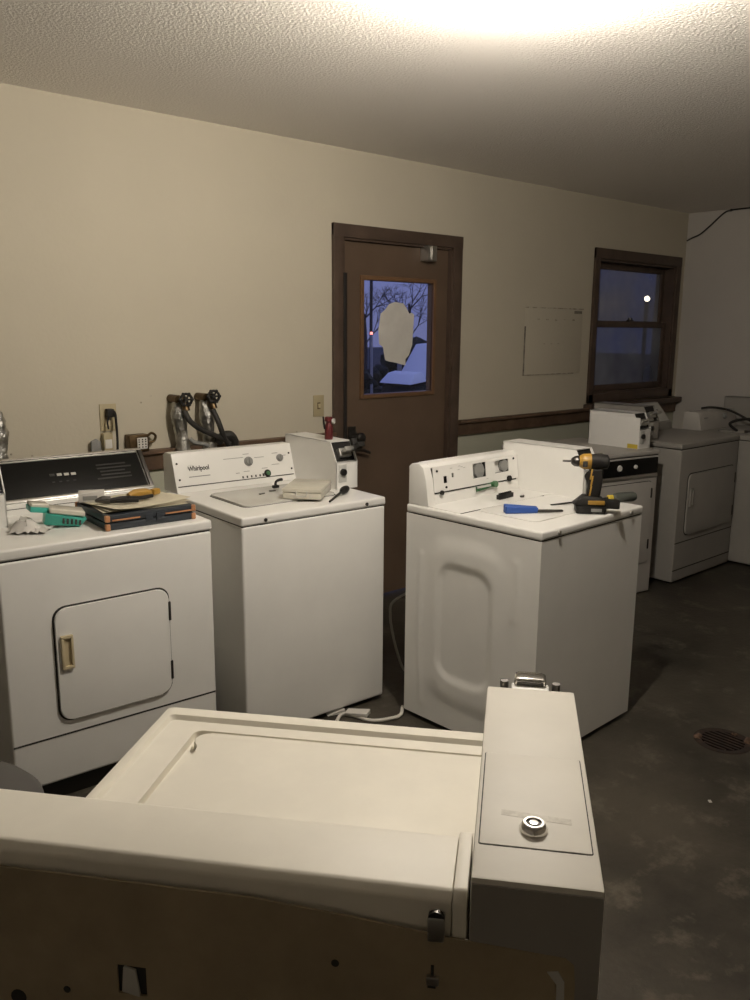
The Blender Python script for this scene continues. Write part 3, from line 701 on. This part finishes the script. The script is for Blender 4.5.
for i, (x, y, a) in enumerate(((.275, .315, 20), (.345, .345, -10))):
    l, rz = on(W2, x, y, .9212, R(a))
    o = B().obox(T(0, 0, .002), .028, .010, .004, .001).build('metal_fastener', 'darkmetal'); o.location = l; o.rotation_euler.z = rz
    tag(o, ('small dark metal fastener lying on the washer lid, left one', 'small dark metal fastener lying on the washer lid, right one')[i], 'fastener', 'fasteners on the washer lid')
l, rz = on(W2, .655, .365, 1.118)
t = thing('torch_lighter', 'dark red hand torch lighter standing on top of the coin box by the door', 'lighter', l, rz)
B().lathe([(.018, 0), (.019, .004), (.018, .06), (.013, .072), (.013, .078), (.018, .082), (.018, .098), (.013, .102)], n=20).build('body', 'red', t)
B().tube([(-.022, 0, .048), (-.026, 0, .072), (-.030, 0, .104)], [.004, .005, .003]).build('lever', 'black', t)
B().cyl((.012, -.012, .082), (.018, -.020, .082), .012).build('dial', 'lightgrey', t)

# ---------------------------------------------------------------- things on W3
l, rz = on(W3, .165, .245, .916, R(-37))
t = thing('crimping_pliers', 'blue-handled pliers lying on the pulled-out washer', 'pliers', l, rz)
B().hexa([(-.04, -.016, .0), (.09, -.012, .0), (.09, .000, .0), (-.04, .004, .0), (-.04, -.016, .030), (.09, -.012, .022), (.09, .0, .022), (-.04, .004, .030)], .006, 3).hexa([(-.04, .006, .0), (.09, .002, .0), (.09, .014, .0), (-.04, .022, .0), (-.04, .006, .034), (.09, .002, .024), (.09, .014, .024), (-.04, .022, .034)], .006, 3).build('grip', 'blue', t)
B().hexa([(.08, -.012, .003), (.19, -.007, .003), (.19, .008, .003), (.08, .014, .003), (.08, -.012, .012), (.19, -.007, .010), (.19, .008, .010), (.08, .014, .012)], .003).build('jaw', 'darkmetal', t)
# cordless drill
l, rz = on(W3, .405, .068, .912)
dr = thing('cordless_drill', 'yellow and black cordless drill standing upright on its battery on the pulled-out washer', 'drill', l, 0)
dr.rotation_euler = (0, 0, pi - YAW - .12); dr.scale = (1.0, 1., 1.02)      # local +x = chuck direction
b = B().hexa([(-.055, -.037, .001), (.055, -.035, .001), (.055, .035, .001), (-.055, .037, .001), (-.06, -.038, .032), (.058, -.036, .032), (.058, .036, .032), (-.06, .038, .032)], .006)
b.build('battery', 'black', dr)
B().hexa([(-.062, -.036, .030), (.070, -.030, .034), (.070, .030, .034), (-.062, .036, .030), (-.045, -.030, .062), (.030, -.026, .070), (.030, .026, .070), (-.045, .030, .062)], .008).build('foot', 'black', dr)
B().obox(T(-.018, .0375, .046) @ Matrix.Rotation(R(-10), 4, 'X'), .062, .004, .016, .001).build('yellow_label', 'yellow', dr)
B().obox(T(-.02, .0385, .017), .040, .002, .012, .0005).build('battery_label', 'greyplastic', dr)
# handle, leaning
prof = [(-.034, .055), (.018, .058), (.016, .100), (.010, .150), (.012, .172), (-.044, .172), (-.040, .120)]
B().prism(prof, basis((0, .017, 0), (1, 0, 0), (0, 0, 1)), .034, .010, 3).build('grip', 'black', dr)
for zz, x in ((.085, .004), (.125, .000), (.150, .004)): B().obox(T(x, .0172, zz) @ Matrix.Rotation(R(-8), 4, 'Y'), .006, .003, .040 if zz > .08 else .02, .001).build('yellow_inlay', 'yellow', dr)
B().tube([(.014, 0, .150), (.020, 0, .140), (.014, 0, .125)], .007).build('trigger', 'black', dr)
ax = basis((-.062, 0, .196), (0, 1, 0), (0, 0, 1))
B().lathe([(.016, 0), (.027, .006), (.029, .03), (.029, .070)], ax, 24).build('motor_housing', 'black', dr)
B().lathe([(.0295, .068), (.030, .071), (.029, .096), (.022, .110), (.018, .114)], ax, 24).build('gearbox', 'yellow', dr)
B().lathe([(.020, .112), (.021, .116), (.019, .130), (.011, .141), (.006, .143)], ax, 20).build('chuck', 'darkmetal', dr)
B().cyl((.078, 0, .196), (.112, 0, .196), .0040).build('drill_bit', 'darkmetal', dr)
B().obox(T(.030, .027, .19), .018, .008, .022, .002).build('speed_label', 'seam', dr)
B().box(-.110, -.050, -.022, .022, .020, .052, .006).build('belt_hook', 'black', dr)
# screwdriver
l, rz = on(W3, .54, .165, .912)
t = thing('screwdriver', 'long screwdriver with thick dark grey handle lying behind the drill', 'screwdriver', l, 0)
t.rotation_euler = (0, 0, -YAW + .30); t.scale = (1.1, 1.1, 1.1)
B().lathe([(.006, 0), (.010, .004), (.010, .018), (.009, .024), (.016, .030), (.018, .045), (.018, .108), (.014, .118), (.003, .120)], basis((.085, 0, .0185), (0, 1, 0), (0, 0, 1)), 18).build('handle', 'gripgrey', t)
B().lathe([(.0085, 0), (.0105, .002), (.0105, .020), (.0085, .022)], basis((.085, 0, .0185), (0, 1, 0), (0, 0, 1)), 18).build('ferrule', 'sticker', t)
B().cyl((.09, 0, .0185), (-.15, 0, .0045), .0036, .0032, n=12).build('shaft', 'darkmetal', t)
l, rz = on(W3, .375, .455, .9145, R(4))
o = B().box(-.05, .05, -.010, .010, 0, .020, .003)
for k in range(7): o.box(-.043 + k * .013, -.036 + k * .013, -.004, .004, .019, .026)
o = o.build('connector_strip', 'black'); o.location = l; o.rotation_euler.z = rz
tag(o, 'black plastic connector strip lying below the opened control panel', 'connector')
l, rz = on(W3, .445, .42, .9145)
o = B().cyl((0, 0, 0), (0, 0, .007), .009, n=6).cyl((0, 0, .003), (.016, .004, .004), .004, n=8).build('loose_screw', 'darkmetal'); o.location = l
tag(o, 'small dark loose screw beside the black connector strip', 'screw')

# ---------------------------------------------------------------- cables on W4
l, rz = on(W4, 0, 0, .912)
o = B().tube([(.16, .60, .145), (.25, .56, .15), (.36, .48, .125), (.42, .36, .06), (.40, .22, .02), (.30, .16, .014), (.20, .22, .016)], .0085, 8)
o = o.build('black_cable', 'rubber'); o.location = l
tag(o, 'black cable arching over the control panel of the far right washer', 'cable')
o = B().tube([(.10, .30, .016), (.20, .40, .05), (.34, .36, .075), (.46, .24, .06), (.50, .14, .016), (.40, .12, .012), (.20, .15, .012), (.09, .24, .014)], .010, 8)
o = o.build('black_hose', 'rubber'); o.location = l
tag(o, 'black hose coiled on the lid of the far right washer', 'hose')
b = B(); b.box(.05, .55, .015, .10, .0, .012, .003)
o = b.build('wooden_slat', mat('reddish_wood', (.18, .07, .05), .6, var=.3)); o.location = l
tag(o, 'thin reddish wooden slat lying along the front of the far right washer', 'slat')

# ---------------------------------------------------------------- on the wall
# outlet with black plug and white adapter
t = thing('wall_outlet', 'ivory wall outlet plate at left, above the left dryer', 'outlet', (1.582, 0, 1.204))
B().box(-.039, .039, -.007, 0, -.061, .061, .003).build('cover_plate', 'ivory', t)
for z in (-.024, .024): B().box(-.018, .018, -.010, -.006, z - .015, z + .015, .003).build('receptacle', 'beige', t)
t = thing('power_plug', 'black plug with cord hanging down from the ivory wall outlet', 'plug', (1.580, -.01, 1.225))
B().box(-.016, .016, -.034, -.001, -.018, .020, .006).build('plug_body', 'black', t)
B().tube([(-.004, -.02, .012), (.016, -.032, .004), (.019, -.038, -.05), (.018, -.042, -.12), (.014, -.045, -.19)], .0055).tube([(-.006, -.022, -.012), (-.016, -.026, -.04), (-.012, -.022, -.07)], .004).build('plug_cord', 'black', t)
t = thing('power_adapter', 'beige power adapter block below the wall outlet', 'adapter', (1.560, -.006, 1.088))
B().box(-.018, .026, -.030, 0, -.044, .050, .005).build('adapter_body', 'ivory', t); B().box(-.012, .020, -.0312, -.029, -.02, .02, .001).build('adapter_label', 'paper', t)
o = B().prism([(-.036, -.05), (.010, -.05), (.008, .008), (-.01, .022), (-.034, .012)], basis((1.52, -.02, 1.093), (1, 0, 0), (0, 0, 1)), .014, .003).build('cable_clamp', 'greyplastic')
tag(o, 'grey plastic clamp bracket on the rail left of the adapter', 'bracket')
# surface outlet box with loop
t = thing('outlet_box', 'small brown surface outlet box with looped cord, standing on the chair rail', 'outlet box', (1.700, -.03, 1.043))
B().box(-.045, .050, -.026, .028, 0, .078, .005).build('box_body', 'brass', t)
B().box(-.010, .040, -.030, -.026, .012, .064, .002).build('outlet_face', 'paper', t)
b = B()
for x in (-.002, .015, .03):
    for z in (.022, .034, .046, .056): b.box(x - .003, x + .003, -.0312, -.0295, z - .004, z + .002)
b.build('outlet_slots', 'black', t)
B().tube([(.048, -.01, .066), (.068, -.015, .080), (.088, -.015, .066), (.080, -.012, .042), (.050, -.01, .036)], .006).build('looped_cord', 'brass', t)
# light switch
t = thing('light_switch', 'ivory wall switch plate beside the door casing', 'switch', (2.777, 0, 1.192))
B().box(-.036, .036, -.006, 0, -.058, .058, .003).build('cover_plate', 'ivory', t); B().box(-.006, .006, -.014, -.005, -.012, .012, .002).build('toggle', 'beige', t); B().box(-.010, .010, -.0066, -.005, -.018, .018).build('toggle_slot', 'brass', t)
# water pipes wrapped in foil, with valves
def foil(b, top, bot, r):
    n, k = 18, 90; rings = []; random.seed(int(top[0] * 1000))
    for j in range(k + 1):
        t_ = j / k; c = Vector(top).lerp(Vector(bot), t_); rr = r * (.62 + .38 * min(1, t_ * 16)) * (1 + .12 * sin(36 * t_))
        rings.append([b.bm.verts.new(c + Vector((rr * cos(2 * pi * i / n), rr * sin(2 * pi * i / n), 0)) * (1 + random.uniform(-.12, .12))) for i in range(n)])
    for a, c in zip(rings, rings[1:]):
        for i in range(n): b.bm.faces.new((a[i], a[(i + 1) % n], c[(i + 1) % n], c[i]))
    b.bm.faces.new(rings[0]); b.bm.faces.new(rings[-1][::-1]); return b
def valve_pipe(label, top, bot, wheel, r=.034):
    t = thing('water_pipe', label, 'pipe', (bot[0], bot[1], 0), 0, None); O = Vector((bot[0], bot[1], 0))
    L_ = lambda p: tuple(Vector(p) - O)
    foil(B(), L_(top), L_(bot), r).build('foil_wrap', 'foil', t)
    if wheel:
        wx, wz = wheel
        b = B().cyl(L_((top[0], -.002, top[2] + .012)), L_((top[0], -.085, top[2] + .012)), .020, n=14); b.tube([L_((top[0], -.075, top[2] + .012)), L_((wx, -.088, wz - .004)), L_((wx, -.118, wz))], .015); b.cyl(L_((top[0] + .015, -.10, top[2] + .01)), L_((top[0] + .022, -.115, top[2] - .04)), .017, n=12)
        v = b.build('valve', 'brass', t)
        q = basis(L_((wx, -.124, wz)), Vector((cos(YAW), -sin(YAW), 0)) * .5 + Vector((1, 0, 0)), (0, 0, 1))
        b = B()
        ring = [q @ Vector((.026 * cos(a), .026 * sin(a), .004)) for a in [2 * pi * i / 24 for i in range(25)]]
        b.tube(ring, .0065, 8, 1)
        for i in range(6): a = 2 * pi * i / 6; b.tube([q @ Vector((0, 0, .004)), q @ Vector((.026 * cos(a), .026 * sin(a), .004))], .0045, 6, 1); b.ball(q @ Vector((.029 * cos(a), .029 * sin(a), .004)), .008, n=8)
        b.cyl(q @ Vector((0, 0, -.006)), q @ Vector((0, 0, .012)), .009, n=12); b.build('valve_wheel', 'black', v)
    return t
valve_pipe('foil-wrapped water pipe with black valve wheel, left one of the pair behind the washer', (1.894, -.065, 1.262), (2.04, -.065, .0), (1.910, 1.276), .034)
valve_pipe('foil-wrapped water pipe with black valve wheel, right one of the pair behind the washer', (2.040, -.065, 1.264), (2.17, -.065, .0), (2.056, 1.284), .032)
valve_pipe('foil-wrapped pipe cut off by the left edge of the photo', (1.080, -.06, 1.262), (1.075, -.06, .0), None, .042)
o = B().tube([(1.905, -.112, 1.225), (1.923, -.13, 1.176), (1.975, -.13, 1.136), (2.059, -.13, 1.095), (2.10, -.13, 1.078), (2.13, -.135, 1.05)], .013).build('supply_hose', 'rubber')
tag(o, 'dark supply hose running right from the left foil-wrapped pipe', 'hose')
o = B().tube([(2.058, -.112, 1.218), (2.068, -.14, 1.165), (2.09, -.14, 1.107), (2.105, -.135, 1.082), (2.13, -.13, 1.04)], .013).build('supply_hose', 'rubber')
tag(o, 'dark supply hose running down from the right foil-wrapped pipe', 'hose')
o = B().tube([(2.085, -.10, 1.060), (2.100, -.12, 1.085), (2.135, -.125, 1.090), (2.165, -.12, 1.060), (2.175, -.11, 1.02)], [.020, .024, .026, .024, .02]).build('hose_elbow', 'rubber')
tag(o, 'black hose elbow behind the washer where both hoses meet', 'hose fitting')
o = B().tube([(1.93, -.11, 1.09), (1.95, -.12, 1.072), (1.99, -.12, 1.062), (2.02, -.12, 1.05)], .010).build('drain_tube', 'greyplastic')
tag(o, 'short grey tube between the two foil-wrapped pipes', 'tube')
# outline left by a removed sign
t = thing('wall_patch', 'wall-coloured rectangular patch with dirty outline between door and window', 'sign patch', (4.85, 0, 1.53))
B().box(-.325, .325, -.003, 0, -.225, .225, .001).build('patch_face', wall_mat('patch_paint', (.51, .468, .375)), t)
M['dirt'] = mat('dirt_line', (.22, .19, .15), .9, col2=(.52, .48, .39), vscale=25)
M['dirt_dark'] = mat('dark_dirt_line', (.06, .05, .04), .9, col2=(.33, .30, .24), vscale=9)
B().box(-.330, -.318, -.0042, -.001, -.228, .10).build('dirty_edge', 'dirt_dark', t)
b = B().box(-.33, .33, -.0042, -.001, .220, .228); b.box(-.33, .25, -.0042, -.001, -.230, -.223); b.build('dirty_edge', 'dirt', t)
for k in range(5): B().box(-.20 + k * .10, -.172 + k * .10, -.0036, -.0028, .146 - .004 * (k % 3), .151).build('faint_mark', 'dirt', t)
for k in range(3): B().box(-.12 + k * .08, -.10 + k * .08, -.0036, -.0028, -.02, -.015).build('faint_mark', 'dirt', t)
B().box(.22, .31, -.0042, -.001, .190, .210).build('smudge_mark', 'dirt_dark', t)
# wire on the right wall
o = B().tube([(6.553, -.003, 2.325), (6.545, -.05, 2.343), (6.546, -.117, 2.368), (6.546, -.20, 2.43), (6.546, -.29, 2.505), (6.546, -.356, 2.527), (6.546, -.55, 2.530), (6.546, -1.2, 2.531)], .006).ball((6.544, -.356, 2.528), .011, n=8).build('loose_wire', 'rubber')
tag(o, 'dark loose wire tacked along the top corner of the side wall', 'wire')
# anchor holes near the valves
b = B()
for x, z in ((1.795, 1.29), (1.745, 1.262), (1.15, 1.075), (1.235, 1.06), (2.63, 1.06)): b.cyl((x, -.0015, z), (x, .0, z), .005, n=8)
o = b.build('trim_3', 'dirt'); struct(o)

# ---------------------------------------------------------------- floor items
t = thing('floor_drain', 'rusty round floor drain in the concrete at right', 'drain', (3.076, -2.240, 0))
b = B().lathe([(.095, 0), (.11, .0025), (.085, .004), (.08, .002)], n=40); b.build('rim', 'rust', t)
b = B().cyl((0, 0, .001), (0, 0, .0025), .082, n=32); b.build('hole', 'seam_black', t)
b = B()
for k in range(-3, 4): hw = math.sqrt(.08 ** 2 - (k * .022) ** 2); b.box(k * .022 - .004, k * .022 + .004, -hw, hw, .002, .005)
b.build('grate', 'rust', t)
for k, (x, y, rr) in enumerate(((3.03, -2.16, .02), (3.14, -2.31, .018), (3.16, -2.25, .013))):
    b = B().ball((x, y, .006), rr, (1, .8, .5), 8)
    for v in b.bm.verts: v.co += Vector([random.uniform(-.004, .004) for _ in 'xyz'])
    o = b.build('debris', 'debris'); tag(o, ('small clump of rusty debris on the left rim of the floor drain', 'small clump of rusty debris on the near right rim of the floor drain', 'small clump of rusty debris on the far right rim of the floor drain')[k], 'debris', 'debris by the floor drain')
# grey bin
t = thing('round_bin', 'round dark grey plastic bin with domed lid, between left dryer and foreground washer', 'bin', (.365, -1.77, 0))
B().lathe([(.17, 0), (.175, .01), (.205, .52), (.20, .54)], n=40).build('bin_body', 'bin', t)
B().lathe([(.214, .530), (.222, .535), (.224, .552), (.222, .567), (.20, .590), (.13, .612), (.05, .620), (.002, .621)], n=48).build('bin_lid', 'bin', t)
# white cord with tag
o = B().tube([(2.300, -1.20, .012), (2.245, -1.245, .008), (2.19, -1.241, .008), (2.12, -1.205, .008), (2.09, -1.12, .008), (2.06, -1.08, .008), (2.00, -1.12, .008)], .0075).build('white_cable', 'cord')
tag(o, 'white power cord lying on the floor between the two front washers', 'cord')
o = B().tube([(2.72, -1.02, .42), (2.60, -.95, .41), (2.515, -.90, .36), (2.497, -.902, .30), (2.50, -.912, .23), (2.515, -.93, .13), (2.54, -.95, .04), (2.56, -1.0, .008), (2.50, -1.18, .008)], .006).build('hanging_cord', 'cord_dim')
tag(o, 'thin white cord hanging down in the gap behind the pulled-out washer', 'cord')
o = B().hexa([(-.05, -.022, 0), (.05, -.022, 0), (.05, .022, .0), (-.05, .022, .0), (-.05, -.022, .004), (.05, -.022, .016), (.05, .022, .020), (-.05, .022, .006)], .001)
o = o.build('cord_tag', 'paper'); o.location = (2.105, -1.13, .016); o.rotation_euler.z = R(-62)
tag(o, 'white printed tag on the cord on the floor', 'tag')
o = B().hexa([(-.04, -.02, 0), (.04, -.012, 0), (.04, .02, .0), (-.04, .016, .0), (-.04, -.02, .003), (.04, -.012, .018), (.04, .02, .012), (-.04, .016, .006)], .001)
o = o.build('paper_scrap', 'paper'); o.location = (2.055, -1.045, .002); o.rotation_euler.z = R(-20)
tag(o, 'small white paper scrap on the floor by the washer front', 'paper scrap')
random.seed(12)
chip = None
for i, (x, y, z) in enumerate(((2.03, -2.86, 0), (2.30, -2.72, 0), (1.72, -2.98, 0), (2.62, -2.42, 0), (1.95, -3.12, 0), (1.55, -3.05, 0))):
    if chip is None: chip = o = B().box(-.007, .007, -.005, .005, 0, .003, .001).build('paint_chip', 'paper')
    else: o = chip.copy(); COL.objects.link(o)
    o.location = (x, y, z); o.rotation_euler.z = random.random() * 6
    tag(o, 'tiny white paint chip on the bare concrete at right', 'paint chip', 'paint chips on the floor')

# ---------------------------------------------------------------- lamp
LP = Vector((1.82, -2.175, 0))
t = thing('ceiling_light', 'bright bare bulb in a white ceiling socket', 'ceiling light', (LP.x, LP.y, H))
B().lathe([(.06, 0), (.06, -.012), (.04, -.03), (.026, -.05), (.024, -.095)][::-1], n=32).build('socket', 'porcelain', t)
B().lathe([(.013, -.09), (.018, -.105), (.031, -.135), (.034, -.152), (.029, -.172), (.015, -.185), (.001, -.188)][::-1], n=28).build('bulb', 'bulb', t)

# ---------------------------------------------------------------- outdoors (dusk)
M['ground'] = mat('dark_ground', (.05, .05, .05), .9, col2=(.03, .032, .03), vscale=.6)
M['path'] = mat('gravel_path', (.28, .28, .30), .9, var=.3, vscale=3)
M['leaf'] = mat('dark_hedge', (.022, .028, .022), .9, var=.5, vscale=4)
M['twig'] = mat('bare_twigs', (.05, .045, .05), .9)
M['pole'] = mat('weathered_pole', (.30, .29, .30), .8)
M['white'] = mat('white_car_paint', (.80, .80, .82), .4)
M['carglass'] = mat('car_glass', (.03, .035, .05), .1)
M['redlamp'] = mat('red_tail_lamp', (.5, .1, .1), .5, emis=(1, .25, .2), estr=3)
M['reflglow'] = mat('reflection_glow', (1, .9, .7), .5, emis=(1, .80, .55), estr=30)
M['siding'] = mat('dark_siding', (.07, .07, .08), .9, var=.2)
o = B().box(-6, 60, .35, 60, -.3, -.12).build('ground_outside', 'ground', smooth=False); struct(o)
o = B().box(10.0, 15.0, 8.2, 9.6, -.121, -.10).build('gravel_path', 'path', smooth=False); struct(o)
def blob(c, r, sc, seed, n=40):
    random.seed(seed); b = B()
    for i in range(n):
        d_ = Vector([random.gauss(0, 1) for _ in 'xyz']).normalized() * random.random() ** .4
        p = Vector((c[0] + d_.x * r * sc[0], c[1] + d_.y * r * sc[1], c[2] + d_.z * r * sc[2])); s_ = r * random.uniform(.15, .34)
        res = bmesh.ops.create_icosphere(b.bm, subdivisions=2, radius=s_)
        for v in res['verts']: v.co = v.co * random.uniform(.85, 1.15) + p
    return b
for i, (c, r, sc, lab) in enumerate((((9.61, 8.2, .50), .62, (.9, .6, 1.0), 'dark bush seen low through the left side of the door window'), ((16.2, 12.9, .5), 1.0, (1.2, .6, .8), 'dark bush seen through the right side of the door window'), ((12.75, 11.2, .35), .62, (1.4, .6, .8), 'dark low bush seen below the paper notice'))):
    o = blob(c, r, sc, 20 + i).build('bush', 'leaf', smooth=False); tag(o, lab, 'bush')
def tree(loc, h, seed, label):
    random.seed(seed); t = thing('bare_tree', label, 'tree', loc); b = B(); tw = B()
    b.tube([(0, 0, 0), (.05, 0, h * .3), (0, 0, h * .6)], [.12, .09, .05], 7, 3)
    def br(p, dirv, ln, r, dep):
        q = p + dirv * ln; (b if dep > 1 else tw).cyl(p, q, r, r * .6, n=5)
        if dep:
            for _ in range(4):
                nd = (dirv + Vector([random.uniform(-.8, .8) for _ in 'xyz'])).normalized(); br(q, nd, ln * random.uniform(.6, .85), r * .55, dep - 1)
    for k in range(6):
        a = k * 1.05; br(Vector((0, 0, h * (.3 + .05 * k))), Vector((cos(a) * .7, sin(a) * .7, .7)).normalized(), h * .16, .03, 3)
    b.build('trunk', 'twig', t, smooth=False); tw.build('twigs', 'twig', t, smooth=False)
tree((20.3, 20.0, -.12), 3.8, 3, 'bare tree against the dusk sky, left in the door window'); tree((24.0, 21.5, -.12), 4.6, 5, 'bare tree against the dusk sky, right in the door window')
o = B().cyl((13.30, 10.6, -.12), (13.30, 10.6, 1.50), .055, n=10).build('fence_post', 'pole'); tag(o, 'pale post behind the white tarp outside the door', 'post')
o = B().cyl((11.93, 10.0, -.12), (11.90, 10.0, 1.50), .03, n=8).build('fence_post', 'pole'); tag(o, 'thin pale post at the left outside the door', 'post')
o = B().cyl((25.0, 25.0, -.12), (25.0, 25.0, 3.9), .07, n=8).build('utility_pole', 'twig'); tag(o, 'dark utility pole standing up against the dusk sky outside', 'pole')
# white tarp over a low dark heap
t = thing('tarp_heap', 'dark heap under a white tarp outside, at lower right in the door window', 'tarp', (12.83, 9.4, -.12))
b = B().hexa([(-.75, -.5, 0), (1.6, -.5, 0), (1.6, .6, 0), (-.75, .6, 0), (-.70, -.45, .58), (1.5, -.45, .62), (1.5, .5, .62), (-.7, .5, .58)], .06); b.build('heap', 'leaf', t)
b = B().hexa([(-.80, -.5, .60), (-.30, -.5, .66), (-.30, .5, .66), (-.80, .5, .60), (-.62, -.42, .82), (-.40, -.42, .86), (-.40, .4, .86), (-.62, .4, .82)], .03)
b.hexa([(-.22, -.5, .72), (1.6, -.5, .66), (1.6, .5, .66), (-.22, .5, .72), (.10, -.30, 1.42), (1.4, -.30, 1.5), (1.4, .3, 1.5), (.10, .3, 1.42)], .03); b.build('tarp', 'white', t)
ol = bpy.data.lights.new('tarp_fill', 'POINT'); ol.energy = 26; ol.color = (.75, .85, 1.); ol.shadow_soft_size = .1  # added fill light without a fixture, brightens the white tarp
oo = bpy.data.objects.new('tarp_fill', ol); COL.objects.link(oo); oo.location = (11.6, 7.4, 2.6)
# low building and lights beyond
t = thing('distant_house', 'low dark house in the distance outside the door', 'house', (20.5, 31, -.12), R(-20))
B().box(-4, 6, 0, 4, 0, 2.0).build('walls', 'siding', t, smooth=False); B().prism([(-.3, 2.0), (4.3, 2.0), (2, 2.9)], Matrix(((0, 0, 1, -4.2), (1, 0, 0, 0), (0, 1, 0, 0), (0, 0, 0, 1))), 10.4).build('roof', 'siding', t, smooth=False)
for i, (x, y, z) in enumerate(((11.905, 10.0, 1.50), (13.30, 10.6, 1.50))):
    o = B().lathe([(.03, 0), (.03, .03), (.022, .05), (.004, .055)], n=12).build('marker_light', 'redlamp'); o.location = (x, y, z); tag(o, ('small red light on the thin left post outside', 'small red light on the pale right post outside')[i], 'light')
t = thing('reflection_globe', 'glowing globe added outside as the bulb reflection in the upper window pane', 'glowing globe', (19.35, 8.0, -.12))  # added globe and pole, stands in for the bulb mirrored in the pane
B().cyl((0, 0, 0), (0, 0, 2.45), .05, n=10).build('pole', 'twig', t); B().ball((0, 0, 2.53), .07, n=14).build('glow_globe', 'reflglow', t)

# ---------------------------------------------------------------- dusk sky
wd = bpy.data.worlds.new('dusk'); SC.world = wd; wd.use_nodes = True
nt = wd.node_tree; bg = nt.nodes['Background']
tcn = nt.nodes.new('ShaderNodeTexCoord'); sp = nt.nodes.new('ShaderNodeSeparateXYZ'); rp = nt.nodes.new('ShaderNodeValToRGB')
nt.links.new(tcn.outputs['Generated'], sp.inputs[0]); nt.links.new(sp.outputs['Z'], rp.inputs[0]); nt.links.new(rp.outputs[0], bg.inputs[0])
e = rp.color_ramp.elements; e[0].position = 0; e[0].color = (.17, .19, .40, 1); e[1].position = .25; e[1].color = (.19, .24, .62, 1)
bg.inputs[1].default_value = .85

SC.view_settings.view_transform = 'Standard'; SC.view_settings.look = 'None'; SC.view_settings.exposure = 0.0
SC.cycles.max_bounces = 8; SC.cycles.diffuse_bounces = 5; SC.cycles.sample_clamp_indirect = 4
SC.cycles.use_denoising = True
